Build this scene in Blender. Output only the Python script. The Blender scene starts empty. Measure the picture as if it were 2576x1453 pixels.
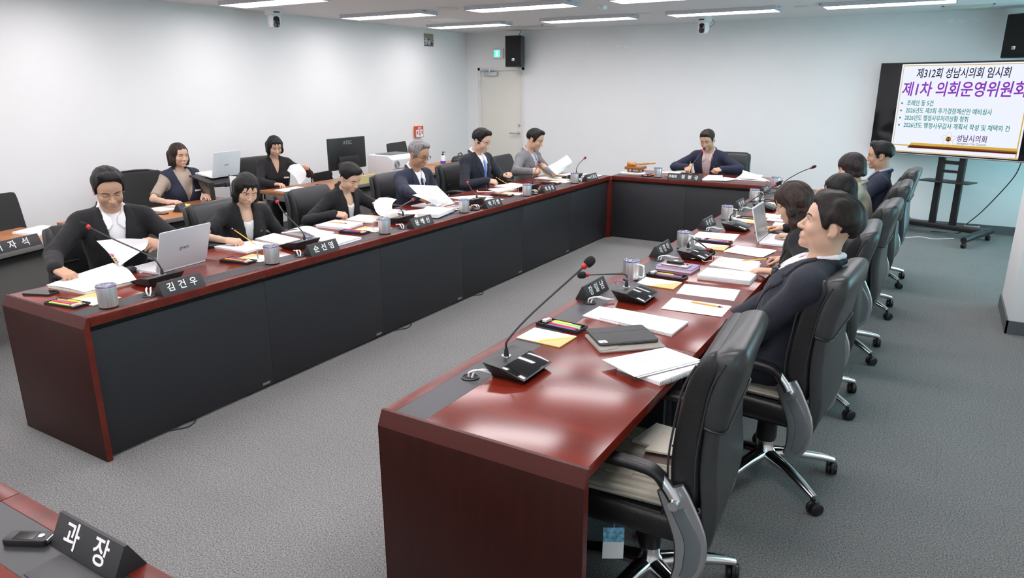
import bpy, bmesh, math, random
import numpy as np
from mathutils import Matrix, Vector, Euler
random.seed(7)
RNG = np.random.default_rng(7)
SC = bpy.context.scene
COL = SC.collection
R = math.radians

# ------------------------------------------------------------------ camera
cam_d = bpy.data.cameras.new('camera'); cam = bpy.data.objects.new('camera', cam_d); COL.objects.link(cam)
cam_d.sensor_width = 36.0; cam_d.lens = 1765.29 * 36.0 / 2576.0; cam_d.clip_start = .02; cam_d.clip_end = 200
_y, _p, _r = -.539, .2832, -.0022
_fw = Vector((math.sin(_y)*math.cos(_p), math.cos(_y)*math.cos(_p), -math.sin(_p)))
_rt = Vector((math.cos(_y), -math.sin(_y), 0)); _up = _rt.cross(_fw)
_r2 = _rt*math.cos(_r) + _up*math.sin(_r); _u2 = -_rt*math.sin(_r) + _up*math.cos(_r)
_m = Matrix((_r2, _u2, -_fw)).transposed().to_4x4(); _m.translation = Vector((3.2873, -1.9042, 1.7799))
cam.matrix_world = _m
SC.camera = cam
# ------------------------------------------------------------------ world, daylight, exposure
W = bpy.data.worlds.new('world'); SC.world = W; W.use_nodes = True
_bg = W.node_tree.nodes['Background']; _bg.inputs[0].default_value = (.60, .88, 1.0, 1); _bg.inputs[1].default_value = 6.0
SC.view_settings.view_transform = 'Standard'; SC.view_settings.look = 'None'
SC.view_settings.exposure = 0.0; SC.view_settings.gamma = 1.0; SC.view_settings.use_curve_mapping = False
SC.cycles.max_bounces = 8; SC.cycles.diffuse_bounces = 4; SC.cycles.glossy_bounces = 3; SC.cycles.transmission_bounces = 6
LAMP = 15.6      # emission of the ceiling lamp diffusers

# ------------------------------------------------------------------ materials
MATS = {}
def mat(name, col, rough=.5, metal=0, spec=.5, coat=0, emit=None, estr=0, noise=None, bump=None, trans=0, alpha=1, sss=0, aniso=0, sheen=0):
    """noise=(scale, amount, detail, stretch) varies the colour; bump=(scale, strength, stretch)"""
    if name in MATS: return MATS[name]
    m = bpy.data.materials.new(name); m.use_nodes = True; nt = m.node_tree; b = nt.nodes['Principled BSDF']
    I = b.inputs
    I['Base Color'].default_value = (*col, 1); I['Roughness'].default_value = rough; I['Metallic'].default_value = metal
    I['Specular IOR Level'].default_value = spec; I['Coat Weight'].default_value = coat; I['Coat Roughness'].default_value = .08
    I['Transmission Weight'].default_value = trans; I['Alpha'].default_value = alpha
    I['Sheen Weight'].default_value = sheen; I['Sheen Roughness'].default_value = .5
    if sss:
        I['Subsurface Weight'].default_value = sss; I['Subsurface Radius'].default_value = (.012, .004, .002); I['Subsurface Scale'].default_value = 1.0
    if emit is not None:
        I['Emission Color'].default_value = (*emit, 1); I['Emission Strength'].default_value = estr
    tc = None
    def coords(st):
        nonlocal tc
        if tc is None: tc = nt.nodes.new('ShaderNodeTexCoord')
        mp = nt.nodes.new('ShaderNodeMapping'); mp.inputs['Scale'].default_value = st
        nt.links.new(tc.outputs['Object'], mp.inputs[0]); return mp.outputs[0]
    if noise:
        sc, amt, det, st = noise
        n = nt.nodes.new('ShaderNodeTexNoise'); n.inputs['Scale'].default_value = sc; n.inputs['Detail'].default_value = det
        nt.links.new(coords(st), n.inputs['Vector'])
        mx = nt.nodes.new('ShaderNodeMix'); mx.data_type = 'RGBA'
        mx.inputs[6].default_value = (*[max(0, c*(1-amt)) for c in col], 1); mx.inputs[7].default_value = (*[min(1, c*(1+amt)) for c in col], 1)
        rp = nt.nodes.new('ShaderNodeMapRange'); rp.inputs[1].default_value = .3; rp.inputs[2].default_value = .7
        nt.links.new(n.outputs['Fac'], rp.inputs[0]); nt.links.new(rp.outputs[0], mx.inputs[0]); nt.links.new(mx.outputs[2], I['Base Color'])
    if bump:
        sc, strn, st = bump[:3]
        n = nt.nodes.new('ShaderNodeTexNoise'); n.inputs['Scale'].default_value = sc; n.inputs['Detail'].default_value = 3
        nt.links.new(coords(st), n.inputs['Vector'])
        bp = nt.nodes.new('ShaderNodeBump'); bp.inputs['Strength'].default_value = strn; bp.inputs['Distance'].default_value = bump[3] if len(bump) > 3 else .004
        nt.links.new(n.outputs['Fac'], bp.inputs['Height']); nt.links.new(bp.outputs[0], I['Normal'])
    MATS[name] = m; return m

M_wall = mat('wall_paint', (.80, .80, .80), .75, noise=(1.5, .012, 3, (1, 1, 1)), bump=(350, .05, (1, 1, 1)))
M_door = mat('door_paint', (.74, .72, .65), .5)
M_frame = mat('frame_paint', (.72, .72, .70), .5)
M_base = mat('skirting_grey', (.10, .115, .12), .55)
M_wood = mat('mahogany', (.15, .014, .006), .19, spec=.62, noise=(9, .28, 5, (1, .12, 1)))
M_wood2 = mat('mahogany_edge', (.115, .013, .007), .34, spec=.4, noise=(14, .25, 4, (1, .2, 1)))
M_end = mat('mahogany_dark', (.030, .0050, .0030), .45, spec=.3, noise=(30, .16, 5, (1, 1, .12)))
M_bevel = mat('mahogany_bevel', (.060, .0075, .0045), .4, spec=.3)
M_inlay = mat('black_inlay', (.030, .031, .036), .42, noise=(300, .12, 2, (1, 1, 1)))
M_panel = mat('black_panel', (.017, .018, .022), .5, noise=(400, .15, 2, (1, 1, 1)))
M_leather = mat('black_leather', (.012, .012, .013), .38, bump=(180, .22, (1, 1, 1)))
M_leather2 = mat('satin_shell', (.030, .034, .036), .36, bump=(260, .12, (1, 1, 1)))
M_plastic = mat('black_plastic', (.012, .012, .013), .4)
M_gloss = mat('gloss_black', (.008, .008, .010), .06)
M_chrome = mat('chrome', (.75, .76, .77), .16, metal=1)
M_alu = mat('brushed_aluminium', (.55, .57, .59), .3, metal=1)
M_steel = mat('brushed_steel', (.84, .82, .80), .40, metal=.9, noise=(55, .32, 3, (1, 1, .02)), bump=(600, .06, (1, 1, .02)))
M_greyplate = mat('grey_plate', (.22, .25, .27), .35, metal=.6)
M_paper = mat('paper', (.86, .86, .87), .75)
M_cream = mat('cream_paper', (.80, .78, .68), .75)
M_white = mat('white_plastic', (.78, .78, .78), .4)
M_ink = mat('ink', (.25, .25, .28), .8)
M_letter = mat('white_lettering', (.82, .82, .82), .6)
M_pencil = mat('pencil_yellow', (.80, .36, .02), .4)
M_pink = mat('eraser_pink', (.75, .25, .27), .6)
M_woodlight = mat('pencil_wood', (.72, .47, .26), .6)
M_red = mat('red_plastic', (.65, .015, .02), .35)
M_redglow = mat('mic_ring', (.5, .01, .015), .35)
M_redlit = mat('mic_ring_lit', (.6, .01, .02), .35, emit=(1, .02, .05), estr=1.2)
M_foam = mat('mic_foam', (.012, .012, .013), .95, bump=(900, .6, (1, 1, 1)))
M_lid = mat('clear_lid', (.85, .85, .95), .08, trans=.85)
M_dark = mat('dark_rubber', (.01, .01, .01), .7)
M_desk = mat('orange_wood', (.40, .155, .055), .35, noise=(10, .18, 4, (1, .15, 1)))
M_deskgrey = mat('desk_grey', (.17, .165, .155), .5)
M_tray = mat('tray_black', (.012, .012, .012), .35)
M_gold = mat('gold_pin', (.75, .52, .18), .3, metal=.8)
M_goldprint = mat('gold_print', (.66, .48, .20), .6)
M_fabric_pad = mat('seat_pad', (.36, .33, .27), .9, noise=(60, .35, 4, (1, .1, 1)), bump=(300, .4, (1, 1, 1)))
M_pad_patch = mat('pad_patch', (.17, .12, .10), .9, bump=(300, .4, (1, 1, 1)))

# ------------------------------------------------------------------ objects
def tag(o, label=None, cat=None, group=None, kind=None):
    if label: o['label'] = label
    if cat: o['category'] = cat
    if group: o['group'] = group
    if kind: o['kind'] = kind
    return o
def link(o, parent=None):
    COL.objects.link(o)
    if parent is not None: o.parent = parent
    return o
def empty(name, loc=(0, 0, 0), rz=0, label=None, cat=None, group=None, parent=None):
    o = link(bpy.data.objects.new(name, None), parent); o.location = loc; o.rotation_euler = (0, 0, rz); o.empty_display_size = .1
    return tag(o, label, cat, group)
def mesh_obj(name, V, F, m, parent=None, smooth=False, angle=40, mats=None, mi=None):
    me = bpy.data.meshes.new(name)
    if isinstance(V, np.ndarray): V = V.tolist()
    me.from_pydata(V, [], F if not isinstance(F, np.ndarray) else F.tolist()); me.update()
    for x in (mats or [m]): me.materials.append(x)
    if mi is not None: me.polygons.foreach_set('material_index', mi)
    if smooth:
        me.polygons.foreach_set('use_smooth', [True]*len(me.polygons))
        if angle < 179: me.set_sharp_from_angle(angle=R(angle))
    return link(bpy.data.objects.new(name, me), parent)
def copy_tree(o, parent=None):
    c = o.copy(); link(c, parent)
    if parent is not None: c.matrix_parent_inverse = o.matrix_parent_inverse.copy()
    for ch in o.children: copy_tree(ch, c)
    return c
def rotm(rx=0, ry=0, rz=0): return np.array(Euler((rx, ry, rz)).to_matrix())
class MB:
    def __init__(s): s.v = []; s.f = []; s.mi = []
    def add(s, V, F, mi=0, M=None, t=None):
        b = len(s.v); V = np.asarray(V, float)
        if M is not None: V = V @ np.asarray(M).T
        if t is not None: V = V + np.asarray(t)
        s.v.extend(V.tolist()); s.f.extend([tuple(i+b for i in f) for f in F]); s.mi.extend([mi]*len(F)); return s
    def box(s, lo, hi, mi=0, M=None, t=None):
        x0, y0, z0 = lo; x1, y1, z1 = hi
        return s.add([(x0,y0,z0),(x1,y0,z0),(x1,y1,z0),(x0,y1,z0),(x0,y0,z1),(x1,y0,z1),(x1,y1,z1),(x0,y1,z1)],
                     [(0,3,2,1),(4,5,6,7),(0,1,5,4),(1,2,6,5),(2,3,7,6),(3,0,4,7)], mi, M, t)
    def cbox(s, c, d, mi=0, M=None):
        d = np.array(d)/2; return s.box(-d, d, mi, M, c)
    def prism(s, P, z0, z1, mi=0, M=None, t=None):
        """2-D outline P (x,y) extruded along z"""
        n = len(P); V = [(x, y, z0) for x, y in P] + [(x, y, z1) for x, y in P]
        F = [tuple(range(n-1, -1, -1)), tuple(range(n, 2*n))] + [(i, (i+1) % n, (i+1) % n+n, i+n) for i in range(n)]
        return s.add(V, F, mi, M, t)
    def lathe(s, prof, n=24, mi=0, M=None, t=None, cap=True):
        V = []; F = []
        for r, z in prof:
            for i in range(n): a = 2*math.pi*i/n; V.append((r*math.cos(a), r*math.sin(a), z))
        for j in range(len(prof)-1):
            for i in range(n): F.append((j*n+i, j*n+(i+1) % n, (j+1)*n+(i+1) % n, (j+1)*n+i))
        if cap: F.append(tuple(range(n-1, -1, -1))); F.append(tuple((len(prof)-1)*n+i for i in range(n)))
        return s.add(V, F, mi, M, t)
    def tube(s, pts, r, n=8, mi=0, closed=False, flat=1.0):
        P = np.array(pts, float); m = len(P); rr = np.broadcast_to(np.array(r, float), (m,))
        T = np.gradient(P, axis=0) if not closed else (np.roll(P, -1, 0)-np.roll(P, 1, 0))
        T /= np.linalg.norm(T, axis=1)[:, None]+1e-12
        u = np.cross(T[0], (0, 0, 1.)) if abs(T[0][2]) < .9 else np.cross(T[0], (1., 0, 0)); u /= np.linalg.norm(u)
        V = []; F = []
        for k in range(m):
            u = u - T[k]*(u@T[k]); u /= np.linalg.norm(u)+1e-12; w = np.cross(T[k], u)
            for i in range(n):
                a = 2*math.pi*i/n; V.append(P[k] + rr[k]*(u*math.cos(a) + w*math.sin(a)*flat))
        for k in range(m if closed else m-1):
            k2 = (k+1) % m
            for i in range(n): F.append((k*n+i, k*n+(i+1) % n, k2*n+(i+1) % n, k2*n+i))
        if not closed: F.append(tuple(range(n-1, -1, -1))); F.append(tuple((m-1)*n+i for i in range(n)))
        return s.add(V, F, mi)
    def build(s, name, m, parent=None, bevel=0, seg=2, smooth=False, angle=40):
        mats = m if isinstance(m, list) else [m]
        o = mesh_obj(name, s.v, s.f, mats[0], parent, False, mats=mats, mi=s.mi)
        me = o.data
        bm = bmesh.new(); bm.from_mesh(me); bmesh.ops.recalc_face_normals(bm, faces=bm.faces)
        if bevel:
            ed = [e for e in bm.edges if len(e.link_faces) == 2 and e.calc_face_angle(0) > .5]
            bmesh.ops.bevel(bm, geom=ed, offset=bevel, segments=seg, profile=.6, affect='EDGES')
        bm.to_mesh(me); bm.free()
        if smooth or bevel:
            me.polygons.foreach_set('use_smooth', [True]*len(me.polygons)); me.set_sharp_from_angle(angle=R(angle))
        return o
def spline(pts, n=24):
    """Catmull-Rom through the points"""
    P = np.array(pts, float); P = np.vstack([2*P[0]-P[1], P, 2*P[-1]-P[-2]]); out = []
    seg = len(P)-3
    for t in np.linspace(0, seg, n):
        i = min(int(t), seg-1); u = t-i; a, b, c, d = P[i:i+4]
        out.append(.5*((2*b)+(-a+c)*u+(2*a-5*b+4*c-d)*u*u+(-a+3*b-3*c+d)*u**3))
    return np.array(out)
def rrect(w, h, r, n=5, cx=0, cy=0):
    P = []
    for sx, sy, a0 in ((1,1,0),(-1,1,90),(-1,-1,180),(1,-1,270)):
        for i in range(n+1):
            a = R(a0+90*i/n); P.append((cx+sx*(w/2-r)+r*math.cos(a), cy+sy*(h/2-r)+r*math.sin(a)))
    return P
TEXTS = []
def text(s, size, m, parent, M, name='lettering', bold=0, shear=0, align='CENTER', fit=None, extrude=.0004):
    cu = bpy.data.curves.new(name, 'FONT'); cu.body = s; cu.size = size; cu.extrude = extrude; cu.offset = bold; cu.shear = shear
    cu.align_x = align; cu.align_y = 'CENTER'; cu.resolution_u = 3
    o = bpy.data.objects.new(name+'_src', cu); COL.objects.link(o); TEXTS.append((o, name, m, parent, Matrix(M), fit))
def finish_text():
    """turn all lettering into meshes in one go"""
    dg = bpy.context.evaluated_depsgraph_get()
    for o, name, m, parent, M, fit in TEXTS:
        me = bpy.data.meshes.new_from_object(o.evaluated_get(dg)); me.materials.clear(); me.materials.append(m); me.name = name
        n = link(bpy.data.objects.new(name, me), parent)
        if fit:
            xs = [v.co.x for v in me.vertices]; M = M @ Matrix.Diagonal((fit/(max(xs)-min(xs)), 1, 1, 1))
        n.matrix_local = M
        if name == 'agenda_line': n['kind'] = 'stuff'
    for o, *_ in TEXTS:
        cu = o.data; bpy.data.objects.remove(o); bpy.data.curves.remove(cu)
def frame(o, x, y):
    """4x4 from an origin and the two in-plane axes of the writing"""
    x = Vector(x).normalized(); y = Vector(y).normalized(); z = x.cross(y)
    m = Matrix((x, y, z)).transposed().to_4x4(); m.translation = Vector(o); return m
# ================================================================== the room
XL, XR, YB, YF, HC = -3.791, 4.75, 8.461, -4.6, 2.608
def struct(name, mb, m, bevel=0, parent=None):
    o = mb.build(name, m, parent, bevel)
    if parent is None: o['kind'] = 'structure'
    return o
# carpet
def carpet():
    m = bpy.data.materials.new('carpet'); m.use_nodes = True; nt = m.node_tree; b = nt.nodes['Principled BSDF']; b.inputs['Roughness'].default_value = .95
    b.inputs['Specular IOR Level'].default_value = .15
    tc = nt.nodes.new('ShaderNodeTexCoord')
    n1 = nt.nodes.new('ShaderNodeTexNoise'); n1.inputs['Scale'].default_value = 150; n1.inputs['Detail'].default_value = 4; n1.inputs['Roughness'].default_value = .7
    n2 = nt.nodes.new('ShaderNodeTexNoise'); n2.inputs['Scale'].default_value = 1.3; n2.inputs['Detail'].default_value = 2
    nt.links.new(tc.outputs['Object'], n1.inputs['Vector']); nt.links.new(tc.outputs['Object'], n2.inputs['Vector'])
    rp = nt.nodes.new('ShaderNodeValToRGB'); e = rp.color_ramp.elements
    e[0].position = .32; e[0].color = (.060, .061, .060, 1); e[1].position = .68; e[1].color = (.345, .345, .34, 1)
    nt.links.new(n1.outputs['Fac'], rp.inputs[0])
    br = nt.nodes.new('ShaderNodeTexBrick'); br.offset = .5; br.inputs['Scale'].default_value = 1
    for k, v in (('Mortar Size', .0014), ('Brick Width', .5), ('Row Height', .5), ('Mortar Smooth', .4)): br.inputs[k].default_value = v
    br.inputs['Color1'].default_value = br.inputs['Color2'].default_value = (1, 1, 1, 1); br.inputs['Mortar'].default_value = (.80, .80, .80, 1)
    nt.links.new(tc.outputs['Object'], br.inputs['Vector'])
    mx = nt.nodes.new('ShaderNodeMix'); mx.data_type = 'RGBA'; mx.blend_type = 'MULTIPLY'; mx.inputs[0].default_value = 1
    nt.links.new(rp.outputs[0], mx.inputs[6]); nt.links.new(br.outputs['Color'], mx.inputs[7])
    mr = nt.nodes.new('ShaderNodeMapRange'); mr.inputs[3].default_value = .9; mr.inputs[4].default_value = 1.08
    nt.links.new(n2.outputs['Fac'], mr.inputs[0])
    m2 = nt.nodes.new('ShaderNodeMix'); m2.data_type = 'RGBA'; m2.blend_type = 'MULTIPLY'; m2.inputs[0].default_value = 1
    nt.links.new(mx.outputs[2], m2.inputs[6]); nt.links.new(mr.outputs[0], m2.inputs[7]); nt.links.new(m2.outputs[2], b.inputs['Base Color'])
    bp = nt.nodes.new('ShaderNodeBump'); bp.inputs['Strength'].default_value = .4; bp.inputs['Distance'].default_value = .003
    nt.links.new(n1.outputs['Fac'], bp.inputs['Height']); nt.links.new(bp.outputs[0], b.inputs['Normal'])
    return m
def ceiling_mat():
    m = bpy.data.materials.new('ceiling_tile'); m.use_nodes = True; nt = m.node_tree; b = nt.nodes['Principled BSDF']; b.inputs['Roughness'].default_value = .9
    tc = nt.nodes.new('ShaderNodeTexCoord')
    n1 = nt.nodes.new('ShaderNodeTexNoise'); n1.inputs['Scale'].default_value = 60; n1.inputs['Detail'].default_value = 5; n1.inputs['Roughness'].default_value = .75
    nt.links.new(tc.outputs['Object'], n1.inputs['Vector'])
    rp = nt.nodes.new('ShaderNodeValToRGB'); e = rp.color_ramp.elements
    e[0].position = .28; e[0].color = (.45, .44, .43, 1); e[1].position = .40; e[1].color = (.72, .715, .71, 1)
    nt.links.new(n1.outputs['Fac'], rp.inputs[0])
    br = nt.nodes.new('ShaderNodeTexBrick'); br.offset = .5; br.inputs['Scale'].default_value = 1
    for k, v in (('Mortar Size', .0012), ('Brick Width', .6), ('Row Height', .3), ('Mortar Smooth', .3)): br.inputs[k].default_value = v
    br.inputs['Color1'].default_value = br.inputs['Color2'].default_value = (1, 1, 1, 1); br.inputs['Mortar'].default_value = (.8, .8, .8, 1)
    nt.links.new(tc.outputs['Object'], br.inputs['Vector'])
    mx = nt.nodes.new('ShaderNodeMix'); mx.data_type = 'RGBA'; mx.blend_type = 'MULTIPLY'; mx.inputs[0].default_value = 1
    nt.links.new(rp.outputs[0], mx.inputs[6]); nt.links.new(br.outputs['Color'], mx.inputs[7]); nt.links.new(mx.outputs[2], b.inputs['Base Color'])
    return m
struct('floor', MB().box((XL-.2, YF-.2, -.1), (XR+.2, YB+.2, 0)), carpet())
struct('ceiling', MB().box((XL-.2, YF-.2, HC), (XR+.2, YB+.2, HC+.1)), ceiling_mat())
struct('wall_left', MB().box((XL-.15, YF, 0), (XL, YB, HC)), M_wall)
DX0, DX1, DZ = -3.559, -2.677, 2.04
struct('wall_back', MB().box((XL-.15, YB, 0), (DX0, YB+.15, HC)).box((DX1, YB, 0), (XR+.15, YB+.15, HC)).box((DX0, YB, DZ), (DX1, YB+.15, HC)), M_wall)
struct('wall_front', MB().box((XL-.15, YF-.15, 0), (XR+.15, YF, HC)), M_wall)
# right wall with three window bays between its pillars
bays = [(-3.6, -2.0, .95, 2.2), (1.2, 3.7, .85, 2.25), (5.1, 8.3, .12, 2.45)]
wr = MB(); yy_ = YF
for (y0, y1, s0, s1) in bays: wr.box((XR, yy_, 0), (XR+.15, y0, HC)).box((XR, y0, 0), (XR+.15, y1, s0)).box((XR, y0, s1), (XR+.15, y1, HC)); yy_ = y1
wr.box((XR, yy_, 0), (XR+.15, YB, HC))
struct('wall_right', wr, M_wall)
M_pane = mat('window_glass', (.62, .90, .88), .02, trans=1)
for i, (a, b, s0, s1) in enumerate(bays):
    fr = MB()
    n = max(2, round((b-a)/1.1))
    for k in range(n+1): y = a+(b-a)*k/n; fr.box((XR+.03, max(a, y-.025), s0), (XR+.09, min(b, y+.025), s1))
    fr.box((XR+.03, a, s0), (XR+.09, b, s0+.05)).box((XR+.03, a, s1-.05), (XR+.09, b, s1))
    w = struct('window_%d' % (i+1), fr, M_alu)
    for k in range(n):
        y0 = a+(b-a)*k/n+.025; y1 = a+(b-a)*(k+1)/n-.025
        MB().box((XR+.055, y0, s0+.05), (XR+.061, y1, s1-.05)).build('pane', M_pane, w)
    MB().box((XR-.06, a, s0-.02), (XR+.03, b, s0)).build('window_sill', M_frame, w)
struct('pillar', MB().box((3.915, 4.194, 0), (XR, 4.96, HC)), M_wall)
struct('baseboard_left', MB().box((XL, YF, 0), (XL+.012, YB, .1)), M_base)
struct('baseboard_back', MB().box((DX1+.03, YB-.012, 0), (XR, YB, .1)).box((XL, YB-.012, 0), (DX0-.03, YB, .1)), M_base)
struct('baseboard_pillar', MB().box((3.903, 4.182, 0), (XR, 4.194, .1)).box((3.903, 4.182, 0), (3.915, 4.972, .1)).box((3.903, 4.96, 0), (XR, 4.972, .1)), M_base)
# door
d = struct('door_1', MB().box((DX0+.035, YB+.03, .005), (DX1-.035, YB+.07, DZ-.035)), M_door, .002)
MB().box((DX0-.012, YB-.012, 0), (DX0+.035, YB+.1, DZ+.012)).box((DX1-.035, YB-.012, 0), (DX1+.012, YB+.1, DZ+.012)).box((DX0-.012, YB-.012, DZ-.035), (DX1+.012, YB+.1, DZ+.012)).build('door_frame', M_frame, d, .003)
hx = -2.79
h = MB().lathe([(.026, 0), (.026, .012)], 20, M=rotm(R(90)), t=(hx, YB+.03, 1.0)).tube([(hx, YB+.02, 1.0), (hx, YB-.03, 1.0), (hx-.012, YB-.04, 1.0), (hx-.145, YB-.04, 1.0)], .0105, 10).build('door_handle', M_alu, d, smooth=True)
MB().lathe([(.024, 0), (.024, .008), (.018, .014), (.009, .014)], 20, M=rotm(R(90)), t=(hx+.005, YB+.03, 1.125)).build('lock_cylinder', M_alu, d, smooth=True)
MB().box((DX0+.115, YB-.03, 1.925), (DX0+.375, YB+.03, 1.985)).build('door_closer', M_alu, d, .006)
MB().box((DX0+.10, YB-.05, 2.005), (DX0+.32, YB-.03, 2.022)).lathe([(.012, 0), (.012, .05)], 12, t=(DX0+.24, YB-.04, 1.98)).build('closer_arm', M_alu, d, .003)
MB().lathe([(.009, 0), (.009, .14)], 10, t=(DX0+.02, YB-.018, 1.72)).build('hinge', M_alu, d, smooth=True)

# ceiling lamps: metal tray and lit diffuser
M_lamp = mat('lamp_diffuser', (.9, .9, .95), .5, emit=(1.0, .952, .975), estr=LAMP)
M_lamptray = mat('lamp_tray', (.55, .56, .60), .35, metal=.3)
lamp0 = None
COLX = [-2.64, -.79, .92, 2.63]; ROWY = [-3.75, -1.98, -.2, 1.58, 3.35, 5.1, 6.83]
wordx = ['by the left wall', 'left of the room centre', 'right of the room centre', 'nearest the window side']
wordy = ['at the very back of the hall', 'above the front desk', 'above the near table ends', 'in the third row', 'in the row above the middle seats', 'one row before the door end', 'in the row nearest the back wall']
for j, yy in enumerate(ROWY):
    for i, xx in enumerate(COLX):
        if lamp0 is None:
            t = empty('ceiling_lamp'); lamp0 = t
            MB().box((-.62, -.17, -.022), (.62, .17, 0)).box((-.62, -.17, -.042), (.62, -.16, -.022)).box((-.62, .16, -.042), (.62, .17, -.022)).box((-.62, -.16, -.042), (-.605, .16, -.022)).box((.605, -.16, -.042), (.62, .16, -.022)).box((-.66, -.1, -.02), (-.62, .1, 0)).box((.62, -.1, -.02), (.66, .1, 0)).build('lamp_tray', M_lamptray, t)
            MB().box((-.604, -.159, -.034), (.604, .159, -.0225)).build('diffuser', M_lamp, t)
        else: t = copy_tree(lamp0)
        t.location = (xx, yy, HC); tag(t, 'long white ceiling lamp %s, %s' % (wordy[j], wordx[i]), 'lamp', 'ceiling lamps')

# round/square ceiling fittings
def ceil_disc(x, y, r, label, m):
    o = MB().lathe([(r, 0), (r*.95, -.012), (r*.6, -.016)], 28, t=(0, 0, 0)).build('ceiling_speaker', m, None, smooth=True); o.location = (x, y, HC-.0005); tag(o, label, 'ceiling speaker'); return o
M_offw = mat('off_white', (.66, .64, .58), .6)
ceil_disc(-1.68, 5.02, .12, 'round cream ceiling speaker between two long lamps', M_offw)
ceil_disc(-.02, 6.78, .09, 'round ceiling speaker right of the middle lamp in the back row', M_offw)
ceil_disc(1.78, 6.95, .1, 'round ceiling speaker left of the lamp near the window side', M_offw)
o = MB().lathe([(.05, 0), (.05, -.018), (.042, -.036), (.03, -.04), (.03, -.03)], 24).build('smoke_detector', M_white, None, smooth=True); o.location = (-.10, 5.72, HC); tag(o, 'small white round smoke detector on the ceiling', 'detector')
def vent(x, y, w, dd, label):
    t = empty('air_vent', (x, y, HC), 0, label, 'air vent', 'ceiling air vents')
    MB().box((-w/2, -dd/2, -.008), (w/2, -dd/2+.02, 0)).box((-w/2, dd/2-.02, -.008), (w/2, dd/2, 0)).box((-w/2, -dd/2, -.008), (-w/2+.02, dd/2, 0)).box((w/2-.02, -dd/2, -.008), (w/2, dd/2, 0)).build('vent_frame', M_offw, t)
    for k in range(7):
        y0 = -dd/2+.02+(dd-.04)*(k+.5)/7; MB().cbox((0, y0, -.006), (w-.04, .016, .003), M=rotm(R(30))).build('slat', M_offw, t)
vent(-2.15, 7.75, .62, .42, 'cream louvred air vent above the corner loudspeaker')
vent(3.35, 7.9, .5, .35, 'cream louvred air vent above the television corner')
t = MB().box((-.22, -.22, -.004), (.22, .22, 0)).build('access_hatch', M_white, None, .001); t.location = (-2.55, 6.15, HC); tag(t, 'flush square access hatch in ceiling near left wall', 'hatch')

# cameras under the ceiling
def dome(x, y, rz, label):
    t = empty('ceiling_camera', (x, y, HC), rz, label, 'camera')
    MB().lathe([(.095, 0), (.098, -.02), (.090, -.062), (.06, -.07)], 32).build('camera_mount', M_white, t, smooth=True)
    b = MB(); b.lathe([(.068, -.068), (.072, -.09), (.070, -.15), (.055, -.19), (.03, -.203), (.004, -.206)], 32)
    b.build('camera_housing', M_white, t, smooth=True)
    MB().prism(rrect(.07, .12, .03), .030, .074, M=np.array([[1, 0, 0], [0, 0, -1], [0, 1, 0]]), t=(0, 0, -.138)).build('camera_face', M_gloss, t, .006)
    MB().lathe([(.020, 0), (.020, .008), (.012, .003)], 20, M=rotm(R(90)), t=(0, -.074, -.145)).build('lens', M_plastic, t, smooth=True)
    MB().box((-.035, -.0975, -.045), (.035, -.085, -.03)).build('indicator_strip', M_gloss, t, .003)
    MB().box((-.06, .05, -.05), (.06, .13, -.005)).build('cable_box', M_white, t, .01)
    MB().tube(spline([(.06, .12, -.02), (.09, .13, -.07), (.05, .11, -.11), (0, .07, -.09)], 14), .003, 6).build('cable', M_plastic, t)
dome(-3.42, 4.04, R(70), 'white dome camera hanging under the ceiling by the left wall')
dome(.476, 7.62, R(-5), 'white dome camera hanging above the chairman at the back wall')

# loudspeakers
def speaker(loc, rz, label, tiltx=0):
    t = empty('loudspeaker', loc, rz, label, 'loudspeaker'); t.rotation_euler = (tiltx, 0, rz)
    P = [(-.14, -.12), (.14, -.12), (.10, .12), (-.10, .12)]
    MB().prism(P, -.235, .235).build('cabinet', M_plastic, t, .012)
    MB().box((-.128, -.128, -.222), (.128, -.118, .222)).build('grille', mat('speaker_grille', (.008, .008, .009), .8, bump=(800, .5, (1, 1, 1))), t, .006)
    MB().box((-.022, -.131, -.145), (.022, -.128, -.108)).build('badge', M_alu, t, .002)
    text('JBL', .02, M_plastic, t, frame((0, -.1315, -.128), (1, 0, 0), (0, 0, 1)), bold=.0006)
    MB().tube([(0, .1, .12), (0, .2, .12)], .014, 8).tube([(0, .1, -.12), (0, .2, -.12)], .014, 8).box((-.05, .19, -.16), (.05, .205, .16)).build('wall_bracket', M_plastic, t)
    MB().tube(spline([(.02, .05, .235), (.04, .08, .3), (0, .13, .36), (0, .14, .42)], 12), .004, 6).build('cable', M_plastic, t)
    return t
speaker((-2.70, YB-.21, 2.285), R(8), 'black loudspeaker on the wall above the door')
speaker((3.93, YB-.28, 2.29), R(-38), 'black loudspeaker on the wall above the television')
# exit sign, photo, extinguisher sign
t = empty('exit_sign', (-3.155, YB, 2.27), 0, 'small white box with lit green exit sign by the door', 'sign')
MB().box((-.105, -.05, -.075), (.105, 0, .075)).build('sign_box', M_white, t, .008)
MB().box((-.06, -.053, -.055), (.05, -.049, .055)).build('lit_panel', mat('exit_green', (.05, .5, .3), .4, emit=(.12, .95, .55), estr=1.4), t, .004)
mwl = mat('exit_white', (.8, .9, .85), .4, emit=(.85, 1, .92), estr=1.5)
MB().lathe([(.001, -.002), (.009, -.002), (.009, 0), (.001, 0)], 14, M=rotm(R(90)), t=(-.008, -.0535, .03)).prism([(-.03, -.04), (-.012, -.012), (-.018, .018), (.012, .018), (.016, -.008), (.004, -.012), (.02, -.04), (.008, -.042), (-.006, -.02), (-.018, -.042)], .0535, .0545, M=np.array([[1, 0, 0], [0, 0, -1], [0, 1, 0]])).build('running_figure', mwl, t)
t = empty('wall_photo', (XL+.002, 7.405, 2.46), 0, 'small colour photo print taped high on the left wall', 'photo')
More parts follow.
